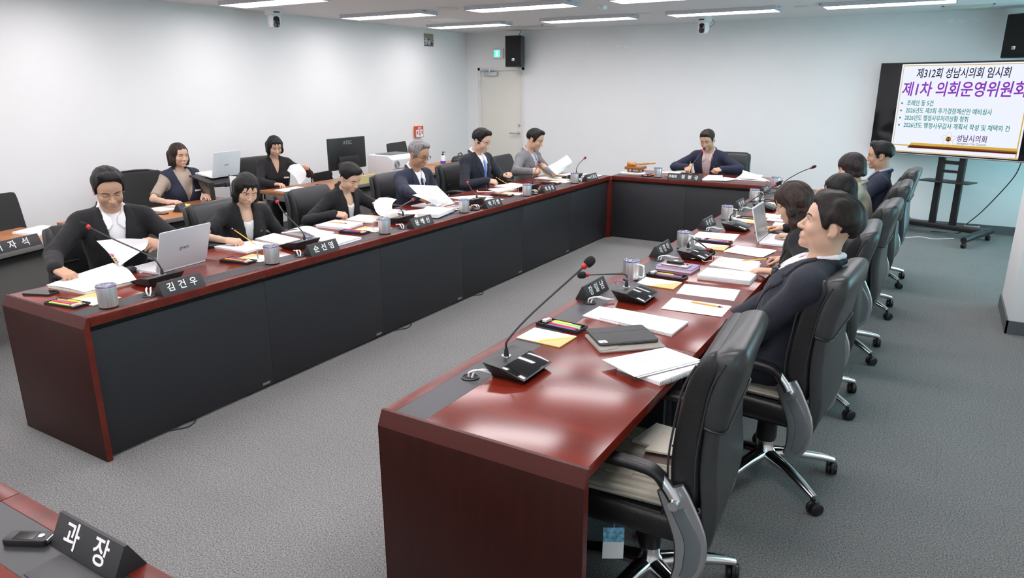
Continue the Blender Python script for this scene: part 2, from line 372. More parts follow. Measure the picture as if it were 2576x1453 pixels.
def photo_mat():
    m = bpy.data.materials.new('photo_print'); m.use_nodes = True; nt = m.node_tree; b = nt.nodes['Principled BSDF']; b.inputs['Roughness'].default_value = .4
    tc = nt.nodes.new('ShaderNodeTexCoord'); n = nt.nodes.new('ShaderNodeTexVoronoi'); n.inputs['Scale'].default_value = 45
    nt.links.new(tc.outputs['Object'], n.inputs['Vector']); rp = nt.nodes.new('ShaderNodeValToRGB'); e = rp.color_ramp.elements
    e[0].position = .2; e[0].color = (.02, .02, .025, 1); e[1].position = .75; e[1].color = (.55, .56, .58, 1)
    nt.links.new(n.outputs['Color'], rp.inputs[0]); nt.links.new(rp.outputs[0], b.inputs['Base Color']); return m
MB().box((0, -.12, -.085), (.003, .12, .025)).build('print_scene', photo_mat(), t)
MB().box((0, -.12, .025), (.003, .12, .085)).build('print_ceiling', mat('print_tan', (.30, .26, .17), .5), t)
MB().box((0, -.12, -.1), (.003, .12, -.085)).build('print_floor', mat('print_grey', (.08, .085, .08), .5), t)
t = empty('extinguisher_sign', (XL+.045, 7.02, 1.075), 0, 'red and white fire extinguisher sign on the left wall', 'sign'); t.scale = (.72, .68, .78)
MB().prism([(-.06, -.09), (.02, -.14), (.02, .14), (-.06, .09)], -.11, .11).build('sign_body', mat('sign_orange', (.75, .13, .03), .5), t)
M_signred = mat('sign_red', (.55, .02, .02), .5)
for s in (1,):
    MB().box((.021, -.13, -.1), (.024, .12, .04)).build('sign_face', M_paper, t); MB().box((.021, -.13, .04), (.024, .12, .1)).build('sign_head', M_signred, t)
    text('소화기', .055, M_paper, t, frame((.0245, -.005, .07), (0, 1, 0), (0, 0, 1)), bold=.001)
    MB().prism([(-.012, .03), (.012, .03), (.012, -.05), (.03, -.05), (0, -.085), (-.03, -.05), (-.012, -.05)], .0245, .026, M=np.array([[0, 0, 1], [1, 0, 0], [0, 1, 0]])).build('arrow', M_signred, t)
    for dy in (-.08, .08): MB().box((.0245, dy-.015, -.05), (.026, dy+.015, .02)).build('pictogram', M_signred, t)
# painted-over patches of filler on the back wall
M_fill = mat('wall_filler', (.86, .86, .86), .6)
pm = MB()
for (x, z, w, hh) in [(-1.55,2.39,.05,.05),(-1.40,2.385,.03,.025),(-1.28,2.39,.03,.03),(-1.16,2.395,.06,.03),(-.98,2.32,.22,.05),(.30,2.33,.1,.05),(2.9,2.42,.18,.03),(3.26,2.5,.2,.08),(3.45,2.51,.06,.06),(3.62,2.52,.12,.06),(.62,1.28,.05,.015)]:
    for _ in range(2):
        a = x+(_-.5)*w*.62; b_ = z+random.uniform(-.2, .2)*hh; q = random.uniform(.42, .56)
        pm.prism([(a+q*w/2*math.cos(k)*random.uniform(.6, 1), b_+q*hh/2*math.sin(k)*random.uniform(.6, 1)) for k in np.linspace(0, 5.6, 9)], -YB+.0002, -YB+.0010, M=np.array([[1, 0, 0], [0, 0, -1], [0, 1, 0]]))
o = pm.build('trim_1', M_fill); tag(o, 'white filler patches on the back wall', None, kind='structure')

# ================================================================== conference tables
HT = .74
def table(name, loc, rz, L, n, label, ends=(True, False), w=.756, outer=True):
    """a run of n units along local +x, inner (panelled) side at y=0, user side at y=-w ... built in local axes"""
    t = empty(name, loc, rz, label, 'table'); u = L/n
    for k in range(n):
        a, b = u*k+.0006, u*(k+1)-.0006
        MB().box((a, -.048, HT-.046), (b, 0, HT)).build('front_edge', M_wood2, t, .003)
        MB().box((a, -.172, HT-.03), (b, -.0485, HT-.0004)).build('inlay_strip', M_inlay, t)
        MB().prism([(-w, HT-.03), (-w+.006, HT), (-.1725, HT), (-.1725, HT-.03), (-w+.02, HT-.046)], a, b, M=np.array([[0, 0, 1], [1, 0, 0], [0, 1, 0]])).build('top_panel', M_wood, t, .0015)
        MB().box((a, -.046, .018), (b, -.024, HT-.075)).build('front_panel', M_panel, t, .002)
        MB().box((a, -.056, HT-.075), (b, -.04, HT-.046)).build('shadow_channel', M_dark, t)
        if k > 0: MB().box((a-.014, -w+.12, .01), (a+.014, -.06, HT-.048)).build('support_panel', M_panel, t)
        MB().box((a+.03, -.0243, .03), (a+.085, -.0225, .045)).build('maker_plate', M_alu, t)
    MB().box((.03, -w+.16, HT-.14), (L-.03, -w+.14, HT-.046)).build('rear_rail', M_panel, t)
    for e, on in enumerate(ends):
        x0 = -.0 if e == 0 else L
        s = -1 if e == 0 else 1
        if on:
            o = MB().prism([(x0, HT), (x0+s*.012, HT), (x0+s*.034, HT-.05), (x0+s*.034, .0), (x0+s*.006, .0), (x0+s*.006, HT-.05), (x0, HT-.05)], 0, w, M=np.array([[1, 0, 0], [0, 0, -1], [0, 1, 0]]), t=(0, 0, 0))
            o.build('end_panel', M_end, t, .002)
            MB().prism([(x0, HT+.0004), (x0+s*.0115, HT+.0004), (x0+s*.0345, HT-.05), (x0+s*.0345, .002), (x0+s*.0062, .002), (x0+s*.0062, HT-.047)], -.0012, .0, M=np.array([[1, 0, 0], [0, 0, -1], [0, 1, 0]])).build('edge_band', M_wood2, t)
            MB().prism([(x0, HT+.0004), (x0+s*.0115, HT+.0004), (x0+s*.0345, HT-.05), (x0+s*.0345, .002), (x0+s*.0062, .002), (x0+s*.0062, HT-.047)], w, w+.0012, M=np.array([[1, 0, 0], [0, 0, -1], [0, 1, 0]])).build('edge_band', M_wood2, t)
            MB().prism([(x0-s*.0005, HT), (x0+s*.012, HT), (x0+s*.034, HT-.05), (x0+s*.0345, HT-.05), (x0+s*.0125, HT+.0006), (x0-s*.0005, HT+.0006)], .001, w-.001, M=np.array([[1, 0, 0], [0, 0, -1], [0, 1, 0]])).build('bevel_band', M_bevel, t)
        else: MB().box((x0-.018*(s > 0), -w+.1, .0), (x0+.018*(s < 0), -.03, HT-.047)).build('end_panel', M_end, t)
    return t
YA0, YT = -.25, 5.895
# local +x runs along world y on the left (rz=90): local -y -> world +x  => mirror by starting at the far end for the left run
tl = table('conference_table', (0, YT, 0), R(-90), YT-YA0, 6, 'long mahogany table run on the left with black front panels', (False, True))
tr = table('conference_table', (1.815, YA0-.03, 0), R(90), YT-YA0+.03, 6, 'long mahogany table run on the right with office chairs behind', (True, False))
tb = table('conference_table', (1.815, YT, 0), R(180), 1.815, 2, 'short mahogany table across the far end where the chairman sits', (False, False))
MB().box((-.05, -.045, 0), (.012, .040, HT-.047)).build('corner_post', M_wood2, tb, .002); MB().box((1.803, -.045, 0), (1.865, .040, HT-.047)).build('corner_post', M_wood2, tb, .002)
tf = table('conference_table', (-.75, -1.165, 0), 0, 3.1, 3, 'mahogany table at the near left corner with a black name plate', (False, False))

# ------------------------------------------------------------------ lofts
def loft(sections, caps=True):
    V = np.vstack(sections); n = len(sections[0]); F = []
    for k in range(len(sections)-1):
        for i in range(n): F.append((k*n+i, k*n+(i+1) % n, (k+1)*n+(i+1) % n, (k+1)*n+i))
    if caps: F.append(tuple(range(n-1, -1, -1))); F.append(tuple((len(sections)-1)*n+i for i in range(n)))
    return V, F
def sec_path(path, n=26, curve=0.0):
    """path rows (y,z,width,thick,corner); sections lie across the path in the y-z plane"""
    P = np.array(path, float); P = spline(P, n); T = np.gradient(P[:, :2], axis=0); T /= np.linalg.norm(T, axis=1)[:, None]
    out = []
    for (y, z, w, th, rr), (ty, tz) in zip(P, T):
        ny, nz = -tz, ty          # normal in the plane, pointing to -y side for upward paths
        q = np.array(rrect(w, th, min(rr, th*.49, w*.49), 5))
        bow = curve*(np.abs(q[:, 0])/(w/2))**2
        out.append(np.column_stack([q[:, 0], y+ny*q[:, 1]*-1+bow, z+nz*q[:, 1]*-1]))
    return out
def office_chair(name='office_chair', low=False):
    t = empty(name)
    # seat
    q = []
    for z, s in ((.395, .90), (.405, .97), (.43, 1.0), (.465, 1.0), (.483, .97), (.492, .88), (.494, .6)):
        q.append(np.array([(x*s, y*s+.02, z+.012*(y*s > .15)) for x, y in rrect(.50, .50, .09, 6)]))
    mesh_obj('seat', *loft(q), M_leather, t, True, 60)
    MB().box((-.17, -.14, .355), (.17, .16, .397)).build('seat_mechanism', M_plastic, t, .012)
    # back
    if low: shell = [(-.205, .27, .30, .012, .006), (-.235, .31, .42, .03, .015), (-.275, .42, .49, .045, .02), (-.292, .54, .50, .05, .02), (-.285, .68, .485, .05, .022), (-.288, .82, .475, .05, .022), (-.305, .94, .47, .05, .022), (-.318, 1.0, .45, .04, .02), (-.320, 1.012, .40, .012, .006)]
    else: shell = [(-.195, .255, .32, .012, .006), (-.225, .29, .44, .035, .016), (-.282, .40, .495, .05, .02), (-.300, .52, .50, .05, .02), (-.287, .67, .485, .05, .02), (-.292, .80, .475, .045, .018), (-.322, .92, .47, .04, .016), (-.352, .99, .46, .03, .012), (-.358, 1.005, .42, .012, .006)]
    lw = (lambda L: [(y*(1 if z < .6 else 1.0), z if z < .6 else .6+(z-.6)*.78, w*1.08, th, rr) for y, z, w, th, rr in L]) if low else (lambda L: [(y+.032*max(0, z-.78)/.25, z, w, th, rr) for y, z, w, th, rr in L])
    mesh_obj('back_shell', *loft(sec_path(lw(shell), 30, .022)), M_leather2, t, True, 70)
    if low: cush = [(-.195, .455, .40, .03, .015), (-.20, .475, .455, .075, .03), (-.222, .56, .47, .085, .035), (-.228, .68, .465, .085, .035), (-.235, .82, .455, .08, .035), (-.262, .95, .45, .075, .035), (-.285, 1.01, .43, .05, .02), (-.292, 1.022, .36, .02, .01)]
    else: cush = [(-.195, .455, .42, .03, .012), (-.205, .475, .468, .08, .022), (-.222, .56, .48, .092, .024), (-.218, .68, .474, .092, .024), (-.228, .80, .466, .090, .024), (-.262, .92, .462, .085, .024), (-.298, 1.00, .455, .07, .022), (-.316, 1.028, .43, .04, .016), (-.322, 1.036, .38, .012, .006)]
    mesh_obj('back_cushion', *loft(sec_path(lw(cush), 30, .022)), M_leather, t, True, 70)
    head = [(-.290, .792, .462, .050, .02), (-.292, .80, .478, .064, .028), (-.297, .83, .486, .074, .034), (-.318, .91, .484, .078, .036), (-.345, .985, .478, .080, .036), (-.348, 1.022, .468, .098, .04), (-.345, 1.045, .44, .085, .036), (-.343, 1.055, .38, .04, .018)]
    if low: head = [(y, .815+(z-.815)*.0, w, th, rr) for y, z, w, th, rr in head]
    hp = None if low else mesh_obj('headrest', *loft(sec_path(lw(head), 24, .022)), M_leather2, t, True, 70)
    ring = sec_path([(-.2925, .806, .484, .070, .03), (-.2935, .812, .484, .070, .03)], 2, .022)[0]
    if not low:
        for s in (-1, 1):
            pp = spline([(-.155, .475), (-.172, .56), (-.168, .68), (-.179, .80), (-.197, .92), (-.231, 1.0)], 18)
            for dy in (0, -.082): MB().tube([(s*.236, y+dy+.016*(dy == 0)*0+.02, z-dy*.22) for y, z in pp], .0035, 6).build('piping', M_leather2, t, smooth=True)
    if not low: MB().tube(ring, .0038, 6, closed=True).build('piping', M_leather, hp)
    if low:
        pp = spline([(-.19, .48), (-.217, .56), (-.222, .68), (-.232, .80), (-.262, .88), (-.285, .915)], 16)
        e = [(-.236, y+.012, z) for y, z in pp]+[(x, -.272, .925) for x in np.linspace(-.2, .2, 7)]+[(.236, y+.012, z) for y, z in pp[::-1]]
        MB().tube(e, .006, 6).build('piping', M_leather2, t, smooth=True)
    r2 = sec_path([(-.2185, .56, .474, .088, .035), (-.2185, .565, .474, .088, .035)], 2, .03)[0]
    sm = MB()
    for zz in (.60, .72):
        pts = [(x, -.185+.03*(abs(x)/.23)**2+.002, zz) for x in np.linspace(-.22, .22, 9)]; sm.tube(pts, .004, 6)
    sm.build('seam', M_leather, t)
    # side plates, armrests
    for s in (-1, 1):
        pl = [(-.165, .60, .018, .09, .008), (-.19, .55, .018, .10, .008), (-.235, .44, .018, .105, .008), (-.235, .34, .018, .09, .008), (-.205, .275, .016, .05, .006)]
        v, f = loft(sec_path(pl, 14)); v[:, 0] += s*.258; p = mesh_obj('side_plate', v, f, M_alu, t, True, 50)
        pl2 = [(-.195, .535, .022, .05, .008), (-.243, .44, .022, .055, .008), (-.243, .35, .022, .05, .008), (-.225, .30, .02, .03, .006)]
        v, f = loft(sec_path(pl2, 12)); v[:, 0] += s*.259; mesh_obj('side_inset', v, f, M_greyplate, p, True, 50)
        a = empty_arm = spline([(-.15, .625), (-.10, .655), (.02, .662), (.14, .657), (.19, .648)], 16)
        arm = loft([np.array([(s*.268+x, y+dy*.0, z+zz) for x, zz in rrect(.055, .032, .014, 4) for dy in (0,)]) for y, z in a])
        ar = mesh_obj('armrest', *arm, M_plastic, t, True, 60)
        MB().tube([(s*.268, -.135, .632), (s*.268, -.165, .595), (s*.268, -.185, .562)], [.02, .021, .02], 10).lathe([(.016, -.03), (.016, .03)], 14, M=rotm(0, R(90)), t=(s*.268, -.185, .562)).build('arm_joint', M_chrome, ar, smooth=True)
    MB().lathe([(.044, .20), (.046, .22), (.042, .33), (.030, .335), (.026, .36)], 20).build('gas_lift', M_plastic, t, smooth=True)
    MB().lathe([(.05, .085), (.055, .10), (.05, .14), (.036, .16), (.034, .20)], 20).build('base_hub', M_chrome, t, smooth=True)
    for k in range(5):
        a = R(72*k+90); c, s_ = math.cos(a), math.sin(a)
        pts = spline([(.03*c, .03*s_, .128), (.14*c, .14*s_, .122), (.26*c, .26*s_, .100), (.33*c, .33*s_, .080)], 10)
        MB().tube(pts, np.linspace(.036, .020, 10), 10, flat=.75).build('base_leg', M_chrome, t, smooth=True, angle=80)
        M = rotm(0, 0, a+random.uniform(-1, 1)); cs = MB()
        for sx in (-.014, .014): cs.lathe([(.004, -.009), (.024, -.009), (.029, -.005), (.029, .005), (.024, .009), (.004, .009)], 18, M=M @ rotm(0, R(90)), t=np.array((.33*c, .33*s_, .030))+M @ np.array((sx, .012, 0)))
        cs.lathe([(.008, .03), (.008, .078)], 10, t=(.33*c, .33*s_, 0)); cs.lathe([(.030, -.006), (.031, 0), (.026, .006)], 14, M=M @ rotm(0, R(90)), t=(.33*c, .33*s_, .036))
        cs.build('caster', M_plastic, t, smooth=True)
    if not low:
        for ch in t.children:
            if ch.name.split('.')[0] in ('back_shell', 'back_cushion', 'headrest', 'piping', 'seam', 'side_plate', 'armrest'): ch.location.y = .05
    return t
chair0 = office_chair()
chairL = office_chair(low=True)
def place_chair(x, y, rz, label, first=[True, True], low=0):
    pr = chairL if low else chair0; o = pr if first[low] else copy_tree(pr); first[low] = False
    o.location = (x, y, 0); o.rotation_euler = (0, 0, rz); return tag(o, label, 'chair', 'black executive chairs around the conference tables')
ordn = ['first', 'second', 'third', 'fourth', 'fifth', 'sixth']
RCH = [(2.60, .21, 94), (2.79, 1.23, 86), (2.79, 2.25, 92), (2.84, 3.2, 88), (2.86, 4.28, 90), (2.89, 5.32, 88)]
for k, (x, y, a) in enumerate(RCH):
    place_chair(x, y, R(a), ['empty black executive chair with a linen seat pad nearest the camera', 'black executive chair under the young man leaning back', 'black executive chair behind the woman wearing a watch', 'black executive chair behind the woman with laptop and mouse', 'black executive chair behind the woman in beige jacket', 'black executive chair behind the man beside the television'][k])
LCH = [(-1.12, .50), (-1.14, 1.52), (-1.08, 2.42), (-1.16, 3.56), (-1.14, 4.60), (-1.12, 5.66)]
for k, (x, y) in enumerate(LCH):
    place_chair(x, y, R(-90+[-6, 8, 4, 3, 2, 4][k]), 'black leather executive chair of the %s person along the left table' % ordn[k], low=1)
place_chair(.98, 7.22, R(178), 'black leather executive chair behind the chairman at the far table', low=1)

# seat pads, booklets and the care tag on the nearest chair
def pad(x, y, rz, z, label):
    t = empty('seat_pad', (x, y, z), rz, label, 'cushion'); S = []
    for zz, s in ((0, .93), (.008, .99), (.018, 1.0), (.03, .985), (.038, .9), (.043, .6)): S.append(np.array([(a*s, b*s, zz+.003*math.sin(a*40)*math.cos(b*33)) for a, b in rrect(.45, .43, .05, 6)]))
    mesh_obj('pad_body', *loft(S), M_fabric_pad, t, True, 60)
    MB().tube([(a, b, .02) for a, b in rrect(.455, .435, .05, 6)], .006, 6, closed=True).build('pad_piping', M_fabric_pad, t)
    MB().cbox((.03, -.03, .0425), (.12, .1, .004), M=rotm(0, 0, .1)).build('patch', M_pad_patch, t, .001); MB().cbox((-.1, .06, .042), (.1, .09, .004)).build('patch', mat('pad_patch2', (.42, .38, .30), .9), t, .001)
    for s in (-1, 1): MB().tube(spline([(s*.2, -.2, .02), (s*.23, -.23, .03), (s*.24, -.2, -.02), (s*.25, -.22, -.06)], 10), .004, 6).build('tie', M_fabric_pad, t)
pad(2.575, .21, R(94), .495, 'beige linen seat pad with brown patch on the empty nearest chair')
pad(2.80, 1.23, R(84), .495, 'pale linen seat pad under the man leaning back')
def slab(name, pts, z, h, m, label=None, cat=None, group=None, parent=None, bevel=.0005):
    o = MB().prism([(p[0], p[1]) for p in pts], z, z+h).build(name, m, parent, bevel, 1)
    return tag(o, label, cat, group)
slab('booklet', [(2.49, .27), (2.62, .26), (2.65, .43), (2.52, .44)], .541, .012, M_cream, 'cream booklet lying under another on the nearest chair seat', 'booklet', 'booklets on the chair')
slab('booklet', [(2.56, .21), (2.68, .23), (2.69, .37), (2.57, .37)], .554, .008, mat('manila', (.66, .62, .52), .8), 'small manila booklet on top on the nearest chair seat', 'booklet', 'booklets on the chair')
t = empty('care_tag', (2.545, -.01, .375), R(30), 'white and blue care tag hanging under the nearest chair', 'tag')
MB().box((-.035, -.0008, -.12), (.035, .0008, 0)).build('tag_card', M_paper, t); MB().box((-.035, -.0014, -.055), (.035, .0014, 0)).build('tag_picture', mat('tag_blue', (.18, .45, .70), .6, noise=(60, .6, 2, (1, 1, 1))), t); MB().tube([(0, 0, 0), (.0, .0, .03)], .001, 5).build('string', M_white, t)

# ------------------------------------------------------------------ rear desks by the left wall
def desk(loc, rz, w, dp, label, modesty=True, h=.72):
    """front edge along local x at y=0, desk behind it (+y)"""
    t = empty('side_desk', loc, rz, label, 'desk')
    MB().box((0, 0, h-.028), (w, dp, h)).build('desk_top', M_desk, t, .002)
    MB().box((-.001, -.006, h-.032), (w+.001, .004, h+.001)).build('edge_strip', M_deskgrey, t, .003)
    for x in (0.0, w-.04): MB().box((x, .03, .0), (x+.04, .08, h-.03)).box((x, dp-.1, 0), (x+.04, dp-.05, h-.03)).box((x, .05, h-.09), (x+.04, dp-.07, h-.03)).build('leg_frame', M_deskgrey, t, .004)
    MB().box((.05, .04, h-.075), (w-.05, .1, h-.03)).build('under_rail', M_dark, t)
    if modesty: MB().box((.04, .12, .30), (w-.04, .14, h-.09)).build('modesty_panel', M_deskgrey, t, .002)
    return t
# rz=90: local x -> world +y, local y -> world -x
desk((-1.54, -1.02, 0), R(106), 2.05, .70, 'orange wood side desk at the far left with a black name plate')
desk((-2.08, 1.02, 0), R(91), 1.55, .66, 'orange wood side desk in front of the woman in navy vest')
desk((-2.15, 3.05, 0), R(90), 1.45, .62, 'orange wood side desk in front of the woman in black blouse')
desk((-2.12, 4.56, 0), R(90), 1.3, .66, 'orange wood side desk carrying the white printer')
desk((-2.2, 5.9, 0), R(90), 1.3, .62, 'orange wood side desk near the door end with a pump bottle')

def nameplate(loc, rz, parts, label, w=.25, dp=.078, hh=.070, small=None):
    """local +y faces the reader, x runs along the plate (reader's left to right is -x)"""
    t = empty('name_plate', loc, rz, label, 'name plate')
    A = np.array([[0, 0, 1], [1, 0, 0], [0, 1, 0]])
    MB().prism([(-dp/2, 0), (dp/2, 0), (.004, hh), (-.004, hh)], -w/2, w/2, M=A).build('plate_body', M_plate, t, .0012)
    n = Vector((0, hh, dp/2-.004)).normalized(); up = Vector((0, -(dp/2-.004), hh)).normalized()
    c = Vector((0, (dp/2+.004)/2, hh*.5)) + n*.0006
    for s, x, size, bold in parts: text(s, size, M_letter, t, frame(c+Vector((-x, 0, 0)), (-1, 0, 0), up), bold=bold*size, extrude=.0003)
    return t
M_plate = mat('plate_black', (.020, .021, .023), .5)
def spread(s, w, size): k = len(s); return [(ch, (i-(k-1)/2)*w, size, .014) for i, ch in enumerate(s)]
LY = [.255, 1.27, 2.30, 3.325, 4.375, 5.40]
for k, nm in enumerate(['김건우', '순선영', '윤혜선', '박기범', '최종성']):
    nameplate((-.045, LY[k], HT), R(-90), spread(nm, .066, .050), 'black name plate with white lettering at the %s seat of the left table' % ordn[k])
nameplate((-.045, LY[5], HT), R(-90), spread('오종길', .05, .045)[0:0] + [(c, x+.045, s, b) for c, x, s, b in spread('오종길', .05, .046)] + [('부위원장', -.075, .024, .015)], 'black name plate with a small title before the name, corner seat', w=.29)
RY = [1.295, 2.345, 3.375, 4.37, 5.38]
for k, nm in enumerate(['장일남', '이정아', '추선미', '정연화', '서은경']):
    nameplate((1.86, RY[k], HT), R(-90), spread(nm, .066, .050), 'black name plate facing the room by the %s mug of the right table' % ordn[k])
nameplate((.745, 5.935, HT), R(180), [('위원장', 0, .034, .015)], 'short black title plate left of the chairman name plate', w=.125)
nameplate((.94, 5.93, HT), R(180), spread('정봉규', .075, .05), 'long black name plate in front of the chairman', w=.262)
nameplate((1.75, -1.205, HT), R(180), spread('과장', .115, .066), 'black name plate on the near left table, closest to the camera', w=.26)
nameplate((-1.955, .315, .72), R(-74), spread('기자석', .10, .06), 'black name plate on the far left side desk', w=.42, dp=.07, hh=.075)
# ================================================================== things on the tables
Z0 = HT+.0003
LS = ['%s seat of the left table' % o for o in ordn]; RS = ['near empty place of the right table'] + ['%s seat of the right table' % o for o in ordn[:5]]
# --- steel mug
def mug_proto():
    t = empty('travel_mug')
    MB().lathe([(.040, 0), (.0425, .002), (.0425, .006)], 32).build('mug_base', M_dark, t, smooth=True)
    MB().lathe([(.0425, .006), (.0445, .02), (.045, .10), (.0445, .104), (.0425, .104), (.042, .02)], 40, cap=False).build('mug_body', M_steel, t, smooth=True)
    MB().lathe([(.0425, .098), (.0455, .104), (.046, .111), (.044, .113), (.040, .111), (.038, .106), (.010, .106)], 32).build('lid', M_lid, t, smooth=True)
    MB().lathe([(.0462, .1045), (.0468, .107), (.0462, .1095)], 32, cap=False).build('lid_rim', mat('lid_rim', (.20, .18, .55), .15, trans=.4), t, smooth=True)
    MB().cbox((0, .012, .1105), (.022, .026, .006)).build('lid_slider', M_lid, t, .002)
    P = spline([(-.043, 0, .092), (-.075, 0, .092), (-.083, 0, .08), (-.083, 0, .04), (-.075, 0, .026), (-.044, 0, .026)], 22)
    v, f = loft([np.array([(x, dy*.5, z+dz) if False else (x+a*nx, b, z+a*nz) for a, b in rrect(.0045, .018, .002, 2)]) for (x, _, z), (nx, nz) in zip(P, [(n[1], -n[0]) for n in (np.gradient(P[:, [0, 2]], axis=0)/np.linalg.norm(np.gradient(P[:, [0, 2]], axis=0), axis=1)[:, None])])])
    mesh_obj('handle', v, f, M_steel, t, True, 50)
    return t
mug0 = mug_proto(); _first = [True]
def mug(x, y, rz, label):
    o = mug0 if _first[0] else copy_tree(mug0); _first[0] = False
    o.location = (x, y, Z0); o.rotation_euler = (0, 0, rz); tag(o, label, 'mug', 'steel mugs on the conference tables')
MLY = [-.105, .902, 1.935, 2.952, 4.028, 5.082]
for k, y in enumerate(MLY): mug(-.088, y, R([-28, 33, 36, 33, 30, 28][k]), 'brushed steel mug with clear lid at the %s' % LS[k])
for k, (x, y) in enumerate([(1.925, 1.66), (1.935, 2.564), (1.915, 3.733), (1.895, 4.78), (1.885, 5.80)]): mug(x, y, R([165, 160, 165, 170, 170][k]), 'brushed steel mug with clear lid at the %s' % RS[k+1])
mug(.53, 6.02, R(-100), 'brushed steel mug beside the gavel on the far table')

# --- microphone units; local +y points to the user
def mic_base_proto():
    t = empty('microphone')
    V = [(-.085, -.055, .0), (.085, -.055, 0), (.085, .075, 0), (-.085, .075, 0), (-.108, -.085, .058), (.108, -.085, .058), (.108, -.005, .050), (-.108, -.005, .050), (.108, .095, .020), (-.108, .095, .020)]
    F = [(0, 3, 2, 1), (0, 1, 5, 4), (4, 5, 6, 7), (7, 6, 8, 9), (1, 2, 8, 6, 5), (3, 0, 4, 7, 9), (2, 3, 9, 8)]
    MB().add(V, F).build('mic_base', M_plastic, t, .003)
    MB().add([(-.104, -.002, .0512), (.104, -.002, .0512), (.100, .088, .0236), (-.100, .088, .0236), (-.104, -.002, .049), (.104, -.002, .049), (.1, .088, .0215), (-.1, .088, .0215)], [(0, 1, 2, 3), (0, 4, 5, 1), (1, 5, 6, 2), (2, 6, 7, 3), (3, 7, 4, 0)]).build('touch_panel', M_gloss, t, .001)
    MB().lathe([(.019, 0), (.018, .004)], 20, t=(0, -.045, .053)).build('neck_socket', M_alu, t, smooth=True)
    return t
mic0 = mic_base_proto(); MICS = [mic0]+[copy_tree(mic0) for _ in range(12)]
def mic(x, y, rz, pts, label, lit=False, fuzz=.014, cable=None):
    """pts: world points of the gooseneck after the socket, the last one is the head"""
    o = MICS.pop(0)
    o.location = (x, y, Z0); o.rotation_euler = (0, 0, rz); tag(o, label, 'microphone', 'table microphones')
    Mi = (Matrix.Translation((x, y, Z0)) @ Matrix.Rotation(rz, 4, 'Z')).inverted()
    P = [Vector((0, -.045, .055)), Vector((0, -.045, .085))]+[Mi @ Vector(p) for p in pts]
    S = spline([tuple(p) for p in P], 26); hd = S[-1]; dr = S[-1]-S[-4]; dr /= np.linalg.norm(dr)
    MB().tube([(0, -.045, .053), (0, -.045, .07), (0, -.045, .088)], [.011, .009, .0055], 12).build('neck_boot', M_plastic, o, smooth=True)
    MB().tube(S, .0042, 8).build('gooseneck', mat('neck_grey', (.05, .05, .053), .35, metal=.4), o, smooth=True)
    A = np.array(Vector((0, 0, 1)).rotation_difference(Vector(dr)).to_matrix())
    MB().lathe([(.006, -.012), (.0105, -.008), (.0115, 0), (.0115, .006)], 18, M=A, t=hd).build('light_ring', M_redlit if lit else M_redglow, o, smooth=True)
    f = fuzz; MB().lathe([(.006, .004), (f*.85, .008), (f, .02), (f*.98, .032), (f*.75, .043), (f*.3, .048)], 20, M=A, t=hd).build('foam_windscreen', M_foam, o, smooth=True, angle=80)
mx = -.275
mic(mx, .28, R(90), [(-.26, .245, .90), (-.40, .14, 1.0), (-.5, .078, 1.066)], 'black gooseneck microphone in front of the young man in black suit')
mic(mx, 1.30, R(90), [(-.26, 1.295, .87), (-.36, 1.265, .97), (-.43, 1.275, 1.038)], 'black gooseneck microphone in front of the writing woman')
mic(mx, 2.32, R(90), [(-.245, 2.305, .86), (-.255, 2.36, .875), (-.3, 2.532, .888)], 'bent black gooseneck microphone in front of the woman with a bun')
mic(mx, 3.36, R(90), [(-.29, 3.375, .86), (-.375, 3.428, .92)], 'black gooseneck microphone in front of the grey-haired man')
mic(mx, 4.40, R(90), [(-.24, 4.40, .865), (-.25, 4.45, .885), (-.3, 4.637, .975)], 'black gooseneck microphone in front of the man with a blue tie')
mic(mx, 5.42, R(90), [(-.245, 5.45, .855), (-.28, 5.6, .90), (-.3, 5.774, .936)], 'black gooseneck microphone in front of the man in grey jacket')
mic(.883, 6.17, 0, [(.89, 6.18, .90), (.91, 6.28, .97), (.935, 6.375, 1.038)], 'black gooseneck microphone with lit red ring at the chairman', True)
mrx = 2.075
mic(2.04, .214, R(-90), [(2.0, .22, .86), (2.06, .29, .95), (2.2, .452, 1.119)], 'tall black gooseneck microphone nearest the camera', fuzz=.019)
mic(mrx, 1.33, R(-90), [(2.025, 1.345, .84), (2.0, 1.33, .858), (1.87, 1.19, .868)], 'black microphone with neck bent sideways at the first right seat', fuzz=.018)
mic(mrx, 2.35, R(-90), [(2.025, 2.40, .83), (2.04, 2.44, .835), (2.13, 2.46, .775)], 'black microphone with neck bent down at the second right seat', fuzz=.017)
mic(mrx, 3.38, R(-90), [(2.04, 3.385, .85), (2.15, 3.45, .95), (2.3, 3.525, 1.066)], 'black gooseneck microphone beside the laptop on the right table')
mic(mrx, 4.375, R(-90), [(2.03, 4.38, .85), (2.08, 4.43, .873), (2.2, 4.5, .885)], 'black microphone with neck bent low at the fourth right seat')
mic(mrx, 5.40, R(-90), [(2.05, 5.41, .87), (2.16, 5.44, .95), (2.26, 5.47, 1.0)], 'black gooseneck microphone at the fifth right seat near the corner')
